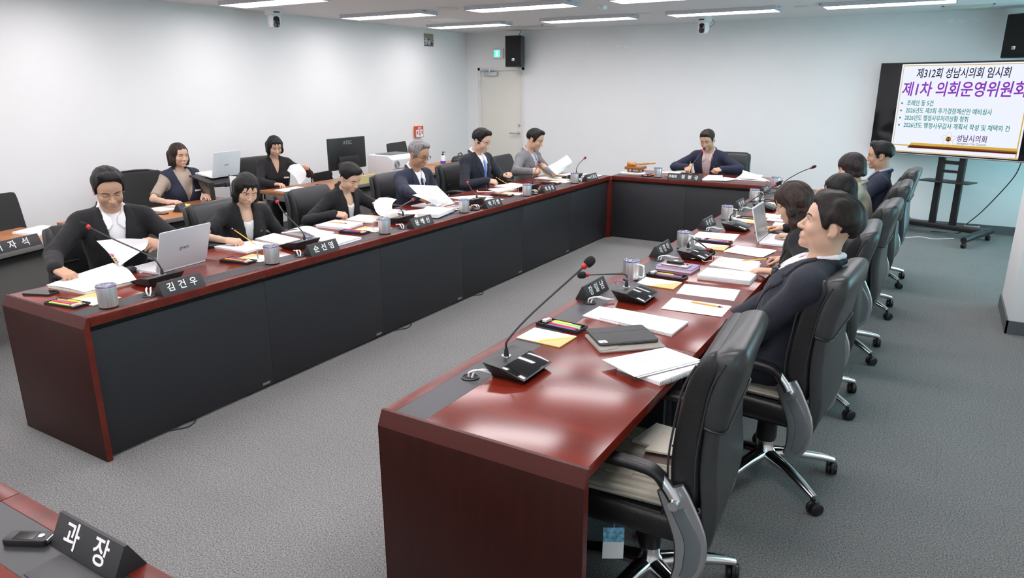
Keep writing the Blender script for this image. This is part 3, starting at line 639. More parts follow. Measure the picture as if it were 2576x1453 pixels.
# grommets and cables
def grommet(x, y, tx, ty, label, pl=''):
    t = empty('cable_grommet', (x, y, Z0), 0, label, 'grommet', 'cable grommets in the tables')
    MB().lathe([(.034, 0), (.034, .003), (.028, .0035), (.027, .0005)], 24).build('grommet_ring', M_plastic, t, smooth=True)
    MB().lathe([(.0265, .0002), (.0265, .0008)], 24).build('grommet_hole', M_dark, t)
    for k, o in enumerate((-.007, .007)):
        MB().tube(spline([(o, 0, .0), (tx*.06+o, ty*.06+o, .02), (tx*.35+o, ty*.35+o, .027), (tx*.75+o, ty*.75+o, .014), (tx+o, ty+o, .011)], 16), .0042, 8).build('cable', M_white, t, smooth=True)
for k in range(6): grommet(-.09, [.105, 1.12, 2.14, 3.17, 4.22, 5.25][k], -.11, .07, 'black cable grommet with white cables at the %s' % LS[k])
for k in range(5): grommet([1.92, 1.91, 1.91, 1.91, 1.91][k], [.08, 1.15, 2.17, 3.21, 4.22][k], .09, .07, 'black cable grommet with white cables at the %s' % RS[k])

# --- pen trays with their pens, memo pads
penc = dict(red=M_red, violet=mat('pen_violet', (.16, .09, .42), .35), yellow=mat('pen_yellow', (.80, .72, .03), .4), orange=mat('pen_orange', (.85, .35, .02), .4), black=M_plastic, green=mat('pen_green', (.45, .70, .12), .4), blue=mat('pen_sky', (.35, .62, .80), .4))
tray0 = MB().box((-.045, -.108, 0), (.045, .108, .003)).box((-.045, -.108, .003), (-.041, .108, .014)).box((.041, -.108, .003), (.045, .108, .014)).box((-.041, -.108, .003), (.041, -.104, .014)).box((-.041, .104, .003), (.041, .108, .014)).build('pen_tray', M_tray, None, .0012)
pen0 = {}
def pen_mesh(c):
    if c in pen0: return pen0[c]
    t = empty('felt_pen')
    MB().lathe([(.001, -.078), (.003, -.074), (.0052, -.062), (.0055, .03)], 10, M=rotm(R(90))).build('barrel', penc[c], t, smooth=True)
    MB().lathe([(.006, .02), (.0062, .068), (.004, .072)], 10, M=rotm(R(90))).build('cap', penc['black'] if c == 'yellow' else penc[c], t, smooth=True)
    pen0[c] = [t, True]; return pen0[c]
eraser0 = None; _tf = [True]
def tray(x, y, rz, where, cols=('yellow', 'green', 'red', 'violet', 'orange'), full=True):
    global eraser0
    o = tray0 if _tf[0] else copy_tree(tray0); _tf[0] = False
    o.location = (x, y, Z0); o.rotation_euler = (0, 0, rz); tag(o, 'black plastic pen tray at the %s' % where, 'pen tray', 'pen trays on the tables')
    c, s = math.cos(rz), math.sin(rz)
    for i, pc in enumerate(cols):
        a = pen_mesh(pc); p = a[0] if a[1] else copy_tree(a[0]); a[1] = False
        lx, ly = -.033+.0150*i, random.uniform(-.008, .004)-.018
        p.location = (x+c*lx-s*ly, y+s*lx+c*ly, Z0+.0095+(.002 if i % 2 else 0)); p.rotation_euler = (0, 0, rz+random.uniform(-.05, .05)); tag(p, '%s pen in the tray at the %s' % (pc, where), 'pen', 'felt pens in the trays')
    if eraser0 is None:
        eraser0 = empty('eraser'); MB().cbox((0, 0, .008), (.022, .042, .012)).build('eraser_block', M_white, eraser0, .002); MB().cbox((0, -.004, .008), (.0225, .026, .0124)).build('paper_sleeve', mat('eraser_sleeve', (.70, .45, .48), .6), eraser0, .001); e = eraser0
    else: e = copy_tree(eraser0)
    lx, ly = .012, .085; e.location = (x+c*lx-s*ly, y+s*lx+c*ly, Z0+.0045); e.rotation_euler = (0, 0, rz+R(80)); tag(e, 'white eraser in the tray at the %s' % where, 'eraser', 'erasers in the pen trays')
memo0 = empty('memo_pad'); MB().box((-.105, -.075, 0), (.105, .075, .004)).build('pad_back', M_goldprint, memo0, .0006)
MB().prism([(-.105, -.075), (-.105, .075), (.105, .075)]+[(.105-.19*u**1.6*.0+(-.02-.10*math.sin(u*math.pi/2)**2), .075-.15*u) for u in (0.15, .3, .5, .75, 1.0)], .0041, .0052).build('white_sheet', M_paper, memo0)
MB().prism([(.08, .075), (.09, .075)]+[(.105-.015-.10*math.sin(u*math.pi/2)**2+.012, .075-.15*u) for u in (0.15, .3, .5, .75, 1.0)]+[(.105-.02-.10*math.sin(u*math.pi/2)**2, .075-.15*u) for u in (1.0, .75, .5, .3, .15)], .0042, .0050).build('printed_arc', mat('arc_yellow', (.80, .62, .12), .6), memo0)
_me = [True]
def memo(x, y, rz, where):
    o = memo0 if _me[0] else copy_tree(memo0); _me[0] = False
    o.location = (x, y, Z0); o.rotation_euler = (0, 0, rz); tag(o, 'white memo pad with gold corner at the %s' % where, 'memo pad', 'memo pads on the tables')
sets = [('yellow', 'orange', 'violet', 'red', 'green'), ('yellow', 'violet', 'red', 'orange', 'black'), ('yellow', 'red', 'black', 'violet'), ('yellow', 'red', 'violet'), ('green', 'red', 'violet', 'black'), ('yellow', 'violet', 'red', 'black')]
for k in range(6): tray(-.30, [-.19, .825, 1.845, 2.995, 3.91, 4.92][k], R(-82), LS[k], sets[k]); memo(-.275, [-.075, .94, 1.985, 3.12, 4.06, 5.08][k], R(180+6), LS[k])
for k in range(5): tray([1.955, 2.08, 2.065, 2.06, 2.045][k], [.755, 1.815, 2.855, 3.855, 4.83][k], R([86, 87, 88, 89, 89][k]), RS[k], [('violet', 'red', 'blue', 'green', 'yellow'), ('black', 'violet', 'red', 'yellow'), ('black', 'violet', 'blue', 'red', 'yellow'), ('yellow', 'black', 'red'), ('orange', 'black')][k]); memo([1.965, 2.09, 2.08, 2.06, 2.05][k], [.595, 1.655, 2.69, 3.74, 4.70][k], R([-2, 0, 1, 1, 0][k]), RS[k])
tray(.40, 6.1, R(170), 'far table beside the gavel', ('red', 'orange', 'violet'))

# --- paper
def print_lines(parent, c, ux, uy, w, n, gap, z, m=M_ink, seed=1):
    """rows of tiny grey words printed on a sheet: c centre, ux line direction, uy down the page"""
    rr = random.Random(seed); mb = MB(); ux = np.array(ux, float); uy = np.array(uy, float)
    for i in range(n):
        x = -w/2
        while x < w/2*rr.uniform(.5, 1):
            l = rr.uniform(.006, .018); a = np.array(c)+ux*x+uy*gap*i; b = a+ux*l; e = uy*.0018
            mb.prism([tuple(a[:2]), tuple(b[:2]), tuple((b+e)[:2]), tuple((a+e)[:2])], z, z+.0002); x += l+.005
    return mb.build('print', m, parent)
def doc(pts, z, h, label, cat='document', m=None, n=4, jitter=.006, group=None, prints=True, name='document', cover=None):
    """a pile of loose sheets: n slabs, a little askew"""
    t = empty(name, (0, 0, 0), 0, label, cat, group); P = np.array(pts, float); c = P.mean(0)
    t.location = (c[0], c[1], z); P = P-c
    for k in range(n):
        a = random.uniform(-1, 1)*jitter*3; sh = np.array([random.uniform(-1, 1), random.uniform(-1, 1)])*jitter
        if k == n-1: a = 0; sh = sh*0
        q = P @ np.array([[math.cos(a), math.sin(a)], [-math.sin(a), math.cos(a)]])+sh
        MB().prism(q.tolist(), h*k/n, h*(k+1)/n-.00015).build('sheet' if h/n < .003 else 'sheaf', (m or M_paper) if not (cover and k == 0) else cover, t)
    if prints:
        ux = (P[1]-P[0]); w = np.linalg.norm(ux); ux = ux/w; uy = (P[3]-P[0]); hh = np.linalg.norm(uy); uy = uy/hh
        print_lines(t, P.mean(0)-uy*hh*.32, ux, uy, w*.7, max(3, int(hh*.5/.03)), .03, h, seed=int(abs(c[0]*1000+c[1]*777)))
    return t
def curl(name, grid, m, parent=None, th=.0006, smooth=True):
    """a sheet through a grid of 3-D points [i][j]"""
    G = np.array(grid, float); rows = [spline(r, 14) for r in G]; G = np.array([spline([r[j] for r in rows], 14) for j in range(14)])
    n = G.shape[0]; du = np.gradient(G, axis=0); dv = np.gradient(G, axis=1); N = np.cross(du, dv); N /= np.linalg.norm(N, axis=2)[:, :, None]+1e-9
    V = np.vstack([(G+N*th/2).reshape(-1, 3), (G-N*th/2).reshape(-1, 3)]); F = []; k = n*14
    for i in range(n-1):
        for j in range(13):
            a, b, c, d_ = i*14+j, i*14+j+1, (i+1)*14+j+1, (i+1)*14+j; F += [(a, b, c, d_), (a+k, d_+k, c+k, b+k)]
    bd = [(0, j) for j in range(14)]+[(i, 13) for i in range(1, n)]+[(n-1, j) for j in range(12, -1, -1)]+[(i, 0) for i in range(n-2, 0, -1)]
    for q in range(len(bd)): a = bd[q][0]*14+bd[q][1]; b = bd[(q+1) % len(bd)]; b = b[0]*14+b[1]; F.append((a, a+k, b+k, b))
    return mesh_obj(name, V, F, m, parent, smooth, 60)
ZT = Z0
# left table
t = empty('smartphone', (-.62, -.155, ZT), R(-68), 'black smartphone lying at the near end of the left table', 'phone'); MB().prism(rrect(.078, .162, .012), 0, .009).build('phone_body', M_plastic, t, .002); MB().prism(rrect(.072, .156, .010), .0091, .0095).build('screen', M_gloss, t)
t = empty('document', (-.53, .08, ZT), 0, 'thick open document under the right hand of the young man', 'document')
MB().prism([(-.17, -.16), (.14, -.13), (.15, .13), (-.02, .20), (-.13, .14)], 0, .014).build('page_block', M_cream, t, .001)
curl('page', [[(-.175, -.165, .016), (-.02, -.15, .022), (.14, -.135, .017)], [(-.20, 0, .03), (-.03, 0, .022), (.15, -.01, .018)], [(-.11, .17, .075), (-.01, .19, .05), (.155, .14, .018)]], M_paper, t)
print_lines(t, (.07, -.1), (.1, .99), (-1, .1), .2, 6, .02, .0225, seed=4)
t = empty('document', (-.62, .33, .88), 0, 'white document sheets held up by the young man, coloured tabs on edge', 'document')
for k in range(3):
    o = .004*k
    curl('page', [[(-.01-o, -.15, .076), (0-o, 0, .062), (-.01-o, .15, .028)], [(.03-o, -.115, .0), (.02-o, -.02, .0), (.0-o, .13, .005)], [(.05-o, -.082-o, -.076), (.05-o, -.05, -.06), (.02-o, .10, -.012)]], M_paper, t)
for k, c in enumerate([(.70, .22, .38), (.72, .72, .45), (.85, .30, .18), (.45, .65, .25), (.80, .25, .55)]):
    MB().cbox((.045, -.113+.007*k, -.005-.0145*k), (.002, .022, .014), M=rotm(-.45)).build('index_tab', mat('tab%d' % k, c, .6), t)
t = empty('laptop', (-.46, .56, ZT), R(-84), 'silver laptop seen from behind on the left table', 'laptop')
MB().prism(rrect(.36, .24, .012), 0, .015, t=(0, -.13, 0)).build('keyboard_deck', mat('silver_case', (.62, .63, .66), .35), t, .003)
M = rotm(R(-18)); lid = MB(); lid.prism(rrect(.36, .245, .010), -.003, .003, M=M @ np.array([[1, 0, 0], [0, 0, -1], [0, 1, 0]]), t=np.array((0, -.01, .012))+M @ np.array((0, 0, .125)))
lo = lid.build('lid', MATS['silver_case'], t, .0015); pc = np.array((0, -.01, .012))+M @ np.array((0, .0034, .125)); text('gram', .032, mat('logo_grey', (.12, .12, .13), .4), lo, frame(pc, (-1, 0, 0), M @ np.array((0, 0, 1))))
MB().cbox(np.array((0, -.01, .012))+M @ np.array((0, -.0034, .125)), (.34, .0006, .225), M=M).build('screen', M_gloss, lo)
doc([(-.74, .40), (-.56, .36), (-.52, .56), (-.70, .60)], ZT, .004, 'loose white sheets beside the silver laptop', n=3)
t = empty('computer_mouse', (-.63, .33, ZT), R(20), 'black computer mouse between papers on the left table', 'mouse')
mesh_obj('shell', *loft([np.array([(x*s, y*s, z) for x, y in rrect(.058, .1, .026, 6)]) for z, s in ((0, .95), (.008, 1), (.02, .95), (.03, .75), (.034, .4))]), M_plastic, t, True, 70); MB().cbox((0, .028, .0325), (.006, .018, .006)).build('wheel', M_dark, t, .002)
def pencil(a, b, label, m=None):
    a = np.array(a, float); b = np.array(b, float); d_ = b-a; L = np.linalg.norm(d_); A = np.array(Vector((0, 0, 1)).rotation_difference(Vector(d_)).to_matrix())
    t = empty('pencil', a, 0, label, 'pencil'); MB().lathe([(.0037, .02), (.0037, L-.022)], 6, M=A).build('barrel', m or M_pencil, t)
    MB().lathe([(.0004, 0), (.0037, .02)], 8, M=A).build('tip', M_woodlight, t, smooth=True); MB().lathe([(.0039, L-.022), (.0039, L-.010)], 10, M=A).build('ferrule', M_plastic, t, smooth=True); MB().lathe([(.0036, L-.010), (.0036, L-.001), (.002, L)], 10, M=A).build('eraser', M_pink, t, smooth=True)
def booklet(pts, z, h, label, spiral=None, cat='notebook', m=None, name='notebook'):
    t = doc(pts, z, h, label, cat, m, 5, .0015, name=name, prints=True)
    if spiral:
        P = np.array(pts, float)-np.array(pts, float).mean(0); a, b = P[spiral[0]], P[spiral[1]]; mb = MB(); n = int(np.linalg.norm(b-a)/.0085); e = (b-a)/np.linalg.norm(b-a); nn = np.array((-e[1], e[0]))
        for k in range(n):
            c = a+(b-a)*(k+.5)/n; mb.tube([(c[0]+nn[0]*.006*math.cos(q), c[1]+nn[1]*.006*math.cos(q), h/2+(h/2+.004)*math.sin(q)) for q in np.linspace(0, 2*math.pi, 9)[:-1]], .0011, 4, closed=True)
        mb.build('spiral_binding', M_white, t, smooth=True)
    return t
booklet([(-.76, 1.00), (-.68, 1.25), (-.47, 1.24), (-.44, 1.00)], ZT, .012, 'white notebook under the hand of the writing woman')
pencil((-.505, 1.14, .757), (-.66, 1.075, .87), 'yellow pencil in the hand of the woman with fringe')
t = doc([(-.72, 1.30), (-.76, 1.50), (-.44, 1.45), (-.43, 1.27)], ZT, .012, 'bound white document open beside the writing woman', m=M_cream); 
t = doc([(-.74, 1.55), (-.70, 1.76), (-.42, 1.76), (-.37, 1.55)], ZT, .010, 'stack of printed pages with a folded-back sheet on the left table')
curl('page', [[(-.15, -.12, .012), (-.05, -.10, .05), (.10, -.13, .045)], [(-.10, .0, .03), (.02, -.02, .06), (.16, -.09, .012)], [(-.05, .08, .012), (.08, .05, .02), (.19, -.05, .011)]], M_paper, t)
MB().box((.12, -.19, 0), (.15, -.10, .012)).build('binder_clip', mat('clip_blue', (.03, .14, .42), .35), t, .002)
doc([(-.40, 1.47), (-.38, 1.68), (-.10, 1.70), (-.085, 1.46)], ZT, .016, 'fat stack of white paper behind the second name plate', n=7)
booklet([(-.70, 1.85), (-.73, 2.08), (-.45, 2.10), (-.41, 1.88)], ZT, .018, 'white spiral notebook with an orange pencil on top, left table', (1, 2))
pencil((-.685, 1.97, ZT+.023), (-.515, 2.0, ZT+.023), 'orange pencil lying on the white notebook', mat('pencil_orange', (.80, .40, .12), .5))
t = doc([(-.69, 2.15), (-.75, 2.38), (-.54, 2.42), (-.42, 2.17)], ZT, .012, 'open manila document of the woman with a bun', m=M_cream)
t = empty('document', (-.48, 2.40, ZT+.006), 0, 'curled white pages being turned by the woman with a bun', 'document')
curl('page', [[(.06, .0, .0), (.04, -.13, .05), (-.02, -.11, .13), (-.03, -.03, .165)], [(.03, .06, .0), (.03, -.03, .055), (.0, -.01, .12), (-.02, .06, .155)], [(.02, .12, .0), (.02, .07, .05), (.01, .08, .10), (-.01, .16, .128)]], M_paper, t)
curl('page', [[(.09, -.04, .0), (.08, -.08, .04), (.05, -.02, .055)], [(.07, .03, .0), (.07, 0, .045), (.04, .05, .06)], [(.06, .10, .0), (.06, .08, .03), (.04, .12, .045)]], M_cream, t)
t = empty('spectacle_case', (-.585, 2.69, ZT), R(8), 'pale silver case on the left table before the grey-haired man', 'case'); MB().prism(rrect(.13, .05, .02), 0, .018).build('case_body', mat('pale_silver', (.55, .55, .57), .35), t, .005); MB().prism(rrect(.131, .051, .02), .0085, .0095).build('case_seam', M_alu, t)
doc([(-.60, 2.66), (-.46, 2.90), (-.30, 2.88), (-.28, 2.56)], ZT, .006, 'loose white sheets beside the third name plate', n=4)
booklet([(-.44, 2.90), (-.17, 2.93), (-.10, 2.60), (-.29, 2.57)], ZT+.0065, .026, 'thick bound white report beside the third name plate')
t = doc([(-.68, 2.98), (-.66, 3.20), (-.42, 3.25), (-.40, 3.00)], ZT, .008, 'open report lying before the grey-haired man', n=5)
t = empty('document', (-.5, 3.02, .80), 0, 'large white pages lifted by the grey-haired man', 'document')
curl('page', [[(-.08, -.19, .155), (-.07, 0, .13), (-.06, .19, .10)], [(-.02, -.12, .06), (.0, .08, .05), (.01, .26, .0)], [(.06, .03, -.045), (.07, .12, -.05), (.08, .26, -.055)]], M_paper, t)
curl('page', [[(-.095, -.16, .14), (-.085, .02, .125), (-.075, .21, .10)], [(-.03, -.10, .05), (-.01, .09, .045), (.0, .27, .0)], [(.055, .03, -.046), (.065, .12, -.05), (.075, .265, -.055)]], mat('pale_blue_paper', (.70, .74, .80), .7), t)
curl('page', [[(-.02, -.22, .075), (.02, -.12, .085), (.03, -.06, .07)], [(.03, -.10, .02), (.06, -.02, .03), (.05, .06, .0)], [(.07, .02, -.052), (.09, .10, -.02), (.08, .20, -.05)]], M_paper, t)
t = empty('ball_pen', (-.33, 3.13, ZT+.006), R(80), 'blue ball pen lying by the fourth mug', 'pen'); MB().lathe([(.001, -.07), (.004, -.06), (.004, .07)], 8, M=rotm(R(90))).build('barrel', mat('pen_blue', (.06, .05, .50), .3), t, smooth=True); MB().box((-.001, -.06, .004), (.001, -.02, .007)).build('clip', M_alu, t)
doc([(-.68, 3.52), (-.52, 3.78), (-.34, 3.80), (-.42, 3.50)], ZT, .006, 'white sheets behind the fourth microphone', n=4)
doc([(-.40, 3.46), (-.38, 3.72), (-.16, 3.72), (-.14, 3.50)], ZT, .004, 'single white sheets behind the fourth name plate', n=2)
def phone(x, y, rz, label, m=M_plastic): t = empty('smartphone', (x, y, ZT), rz, label, 'phone'); MB().prism(rrect(.075, .158, .012), 0, .009).build('phone_body', m, t, .002); MB().prism(rrect(.069, .15, .010), .0091, .0096).build('screen', M_gloss, t)
phone(-.085, 3.13, R(18), 'black smartphone lying against the fourth name plate'); phone(-.085, 4.19, R(18), 'black smartphone lying against the fifth name plate')
booklet([(-.62, 4.16), (-.50, 4.36), (-.38, 4.28), (-.42, 4.02)], ZT, .014, 'cream notebook under a phone, before the man with blue tie', m=M_cream)
t = empty('smartphone', (-.60, 4.06, ZT), R(-60), 'white smartphone on the left table before the man with blue tie', 'phone'); MB().prism(rrect(.075, .16, .012), 0, .009).build('phone_body', M_white, t, .002); MB().prism(rrect(.066, .14, .008), .0091, .0096).build('screen', M_gloss, t)
doc([(-.70, 4.40), (-.66, 4.68), (-.40, 4.66), (-.40, 4.36)], ZT+.0, .012, 'open white document of the man with the blue tie', n=5)
pencil((-.585, 4.50, .758), (-.70, 4.44, .835), 'yellow pencil in the hand of the man with a blue tie')
doc([(-.66, 5.18), (-.60, 5.42), (-.28, 5.42), (-.25, 5.16)], ZT, .008, 'open cream document on the table before the grey jacket', n=5, m=M_cream)
doc([(-.58, 5.58), (-.52, 5.86), (-.30, 5.88), (-.32, 5.62)], ZT, .005, 'white sheets at the far corner of the left table', n=3); doc([(-.28, 5.66), (-.27, 5.87), (-.10, 5.87), (-.10, 5.64)], ZT, .003, 'thin white sheets behind the sixth name plate', n=2)
t = empty('document', (-.40, 5.24, .86), 0, 'white report held up by the man in grey jacket', 'document')
curl('page', [[(0, -.19, .05), (0, .03, .085), (.0, .27, .135)], [(.03, -.16, .0), (.05, .05, .03), (.07, .26, .06)], [(.05, -.08, -.055), (.06, .06, -.02), (.05, .22, .0)]], M_paper, t)
curl('page', [[(-.02, -.18, .045), (-.02, .03, .06), (-.02, .16, .08)], [(.01, -.15, -.01), (.03, .03, .0), (.04, .17, .03)], [(.035, -.08, -.06), (.04, .03, -.05), (.04, .14, -.02)]], mat('grey_paper', (.60, .60, .61), .7), t)
pencil((-.42, 5.09, .80), (-.52, 4.98, .925), 'yellow pencil in the hand of the man in grey jacket')
# far table
doc([(.38, 6.38), (.64, 6.46), (.62, 6.62), (.36, 6.56)], ZT, .005, 'white sheets on the far table beside the chairman', n=3)
t = doc([(.99, 6.48), (1.14, 6.54), (1.26, 6.06), (1.04, 5.99)], ZT, .005, 'white sheets under the chairman microphone', n=3)
doc([(1.14, 6.02), (1.32, 6.04), (1.38, 6.30), (1.22, 6.34)], ZT+.006, .004, 'white sheets on the table edge right of the chairman plate', n=2)
t = doc([(1.38, 6.22), (1.36, 6.5), (1.60, 6.52), (1.72, 6.24)], ZT, .010, 'ruffled stack of pages at the right of the far table', n=4, jitter=.02)
curl('page', [[(-.15, -.12, .012), (0, -.13, .02), (.17, -.11, .011)], [(-.12, .02, .05), (.02, 0, .03), (.1, .02, .02)], [(-.13, .12, .085), (0, .12, .05), (.1, .12, .04)]], M_paper, t)
t = empty('cloth', (.15, 6.20, ZT), 0, 'folded white cloth under the gavel stand', 'cloth'); 
mesh_obj('folded_cloth', *loft([np.array([(x*s*(1+.04*math.sin(9*x*20)), y*s, z) for x, y in rrect(.30, .17, .05, 6)]) for z, s in ((0, .96), (.008, 1), (.016, .97), (.02, .85))]), mat('white_cloth', (.75, .75, .74), .9), t, True, 60)
M_gavel = mat('gavel_wood', (.50, .24, .06), .3, coat=.3, noise=(30, .25, 4, (1, .3, 1))); M_gavel2 = mat('gavel_dark', (.30, .11, .025), .3, coat=.3, noise=(30, .25, 4, (1, .3, 1)))
t = empty('gavel_stand', (.17, 6.24, ZT+.02), R(0), 'polished wooden gavel block on small feet', 'gavel block')
A_ = np.array([[1, 0, 0], [0, 1, 0], [0, 0, 1]])
MB().prism(rrect(.22, .20, .02), .035, .068).build('block_top', M_gavel2, t, .006)
for a in (-.07, .07):
    for b in (-.06, .06): MB().lathe([(.014, 0), (.010, .012), (.014, .022), (.016, .036)], 12, t=(a, b, 0)).build('foot', M_gavel2, t, smooth=True)
t = empty('gavel', (.125, 6.22, ZT+.0885+.024), R(0), 'turned wooden gavel resting on its block', 'gavel')
MB().lathe([(.022, -.055), (.027, -.05), (.027, -.035), (.024, -.03), (.027, -.02), (.027, .02), (.024, .03), (.027, .035), (.027, .05), (.022, .055)], 20, M=rotm(0, R(90))).build('head', M_gavel, t, smooth=True, angle=50)
MB().tube(spline([(.02, .02, 0), (.08, .08, -.002), (.16, .16, .0), (.22, .22, .002)], 12), [.009, .008, .008, .009, .011, .012, .012, .011, .010, .011, .012, .010], 10).build('handle', M_gavel, t, smooth=True)
# right table
pencil((2.335, 1.395, ZT+.0075), (2.505, 1.385, ZT+.0075), 'yellow pencil lying on a white sheet, right table')
t = doc([(2.23, 1.52), (2.21, 1.72), (2.50, 1.75), (2.52, 1.54)], ZT, .0015, 'plain white sheet beside the leaning young man', n=1, prints=False)
t = doc([(2.25, 1.23), (2.24, 1.43), (2.53, 1.44), (2.53, 1.25)], ZT, .003, 'white sheet with a small gold seal under the pencil', n=2, prints=False)
MB().lathe([(.008, .0031), (.008, .0034)], 16, t=(0, -.03, 0)).build('gold_seal', M_goldprint, t)
t = booklet([(2.06, 1.10), (2.43, 1.08), (2.42, .88), (2.06, .93)], ZT, .012, 'white spiral document beside the grey tablet', (3, 2))
MB().prism([(-.26, .11), (-.10, .10), (-.08, -.09), (-.27, -.06)], .0, .005).build('under_sheet', M_paper, t)
t = empty('tablet_sleeve', (2.27, .715, ZT), R(-47), 'taupe tablet sleeve under the grey tablet case', 'sleeve'); MB().prism(rrect(.215, .285, .015), 0, .008).build('sleeve_body', mat('taupe', (.30, .27, .24), .85, bump=(500, .3, (1, 1, 1))), t, .003); MB().prism([(-.1, -.14), (.1, -.14), (.085, -.06), (.06, -.045), (-.06, -.045), (-.085, -.06)], .008, .0105).build('flap', MATS['taupe'], t, .001)
t = empty('tablet', (2.245, .745, ZT+.0108), R(-47), 'grey tablet in a folding case on the right table', 'tablet'); M_case = mat('grey_case', (.055, .058, .060), .7, bump=(700, .25, (1, 1, 1)))
MB().prism(rrect(.19, .26, .014), .0, .005).build('case_back', M_case, t, .002); MB().prism(rrect(.184, .254, .014), .0051, .0095).build('tablet_body', M_alu, t, .001); MB().prism(rrect(.192, .262, .014), .0096, .0125).build('case_front', M_case, t, .001)
MB().box((-.03, -.13, .0126), (-.0285, .13, .0129)).build('fold_line', M_dark, t); MB().prism(rrect(.032, .036, .008), .0126, .0132, t=(.075, -.11, 0)).build('camera_window', M_alu, t); MB().lathe([(.006, .0133), (.006, .0146)], 12, t=(.078, -.105, 0)).build('lens', M_gloss, t)
t = booklet([(2.36, .42), (2.46, .62), (2.64, .60), (2.55, .36)], ZT, .016, 'spiral document under loose sheets at the near chair', (3, 2))
t = doc([(2.30, .44), (2.46, .68), (2.62, .62), (2.47, .35)], ZT+.0205, .005, 'loose white sheets on top of the spiral document, nearest chair', n=3, jitter=.012)
t = empty('notebook', (2.075, 2.02, ZT), R(-93), 'purple hardcover notebook under two gadgets', 'notebook'); MB().prism(rrect(.155, .215, .008), 0, .003).prism(rrect(.155, .215, .008), .019, .022).box((-.0775, -.1075, .0), (-.073, .1075, .022)).build('cover', mat('purple', (.30, .22, .45), .6), t, .001); MB().box((-.0735, -.104, .0031), (.0745, .104, .0189)).build('page_block', M_paper, t)
t = empty('smartphone', (2.07, 2.0, ZT+.0223), R(-93), 'bronze smartphone lying on the purple notebook', 'phone'); MB().prism(rrect(.078, .163, .010), 0, .009).build('phone_body', mat('bronze', (.42, .34, .30), .25, metal=.6), t, .0015)
for k in range(3): MB().lathe([(.0065, 0), (.0065, .002), (.004, .002)], 14, t=(-.02+.0*k, .06-.022*k, .0091)).build('camera_lens', M_gloss, t, smooth=True)
t = empty('card_case', (2.055, 2.03, ZT+.0318), R(-93), 'small black case lying on the bronze phone', 'case'); MB().prism(rrect(.058, .095, .012), 0, .014).build('case_body', M_plastic, t, .004); MB().cbox((0, .005, .0145), (.03, .022, .003)).build('clasp', M_alu, t, .001)
t = booklet([(2.24, 2.05), (2.52, 2.07), (2.52, 1.87), (2.24, 1.85)], ZT, .024, 'thick white spiral notebook before the woman wearing a watch', (3, 2))
MB().cbox((.02, -.02, .0243), (.026, .014, .0004)).build('gold_seal', M_goldprint, t)
doc([(2.22, 2.16), (2.22, 2.40), (2.46, 2.40), (2.50, 2.12)], ZT, .012, 'white pages under the hands of the woman wearing a watch', n=4)
t = empty('hair_clip', (2.235, 2.28, ZT+.0125), R(20), 'small clear jewelled clip with a cord on white pages', 'clip'); mb = MB()
for k in range(7): mb.tube(spline([(-.03+.01*k, -.015, 0), (-.03+.01*k, -.005, .022), (-.03+.01*k, .01, .028), (-.03+.01*k, .015, .012)], 7), .0016, 5)
mb.tube([(-.032, 0, .026), (.032, 0, .026)], .002, 6).build('claw', mat('clear_pink', (.75, .62, .58), .15), t, smooth=True); MB().tube(spline([(-.03, -.01, .004), (-.08, -.04, .002), (-.10, .03, .002), (-.15, .02, .002), (-.14, .07, .002)], 20), .0016, 5).build('cord', M_white, t)
doc([(2.20, 2.60), (2.22, 2.80), (2.48, 2.79), (2.44, 2.56)], ZT, .006, 'fanned white sheets between the watch wearer and the laptop', n=5, jitter=.014)
doc([(1.88, 2.95), (1.87, 3.14), (2.15, 3.19), (2.17, 2.93)], ZT, .003, 'white sheets beside the third name plate of right table', n=2)
t = empty('laptop', (2.335, 3.10, ZT), R(90), 'open white laptop seen edge-on on the right table', 'laptop')
MB().prism(rrect(.34, .235, .012), 0, .015, t=(0, -.12, 0)).build('keyboard_deck', M_white, t, .003)
kb = MB()
for i in range(12):
    for j in range(5): kb.cbox((-.138+.025*i, -.05-.021*j, .0155), (.021, .017, .002))
kb.build('keys', M_paper, t); MB().cbox((0, -.195, .0152), (.1, .06, .0006)).build('touchpad', M_frame, t)
M = rotm(R(-14)); lo = MB().prism(rrect(.34, .235, .010), -.003, .003, M=M @ np.array([[1, 0, 0], [0, 0, -1], [0, 1, 0]]), t=np.array((0, .004, .012))+M @ np.array((0, 0, .12))).build('lid', M_white, t, .0015)
MB().cbox(np.array((0, .004, .012))+M @ np.array((0, -.0034, .12)), (.325, .0006, .215), M=M).build('screen', mat('laptop_screen', (.05, .05, .06), .15, noise=(25, .9, 2, (1, 1, 1)), emit=(.5, .52, .55), estr=.35), lo)
t = empty('mouse_pad', (2.32, 3.44, ZT), R(90), 'dark grey mouse pad under the yellow mouse', 'mouse pad'); MB().prism(rrect(.24, .20, .012), 0, .003).build('pad_sheet', mat('pad_grey', (.06, .07, .09), .8), t, .0006)
t = empty('computer_mouse', (2.30, 3.41, ZT+.0032), R(96), 'bright yellow computer mouse under a hand', 'mouse'); mesh_obj('shell', *loft([np.array([(x*s, y*s, z) for x, y in rrect(.062, .11, .03, 6)]) for z, s in ((0, .93), (.006, 1), (.018, .96), (.029, .78), (.035, .45))]), mat('mouse_yellow', (.85, .45, .02), .35), t, True, 70); MB().cbox((0, .03, .033), (.007, .02, .007)).build('wheel', M_dark, t, .002)
doc([(2.30, 3.56), (2.28, 3.76), (2.50, 3.76), (2.52, 3.58)], ZT, .012, 'white papers with a grey pen beyond the yellow mouse', n=4)
doc([(2.14, 3.98), (2.13, 4.16), (2.34, 4.18), (2.36, 4.0)], ZT, .005, 'white sheets beside the fourth right microphone', n=3)
doc([(2.20, 3.84), (2.19, 3.95), (2.38, 3.95), (2.40, 3.84)], ZT, .006, 'small white booklet by the red pouch', n=2)
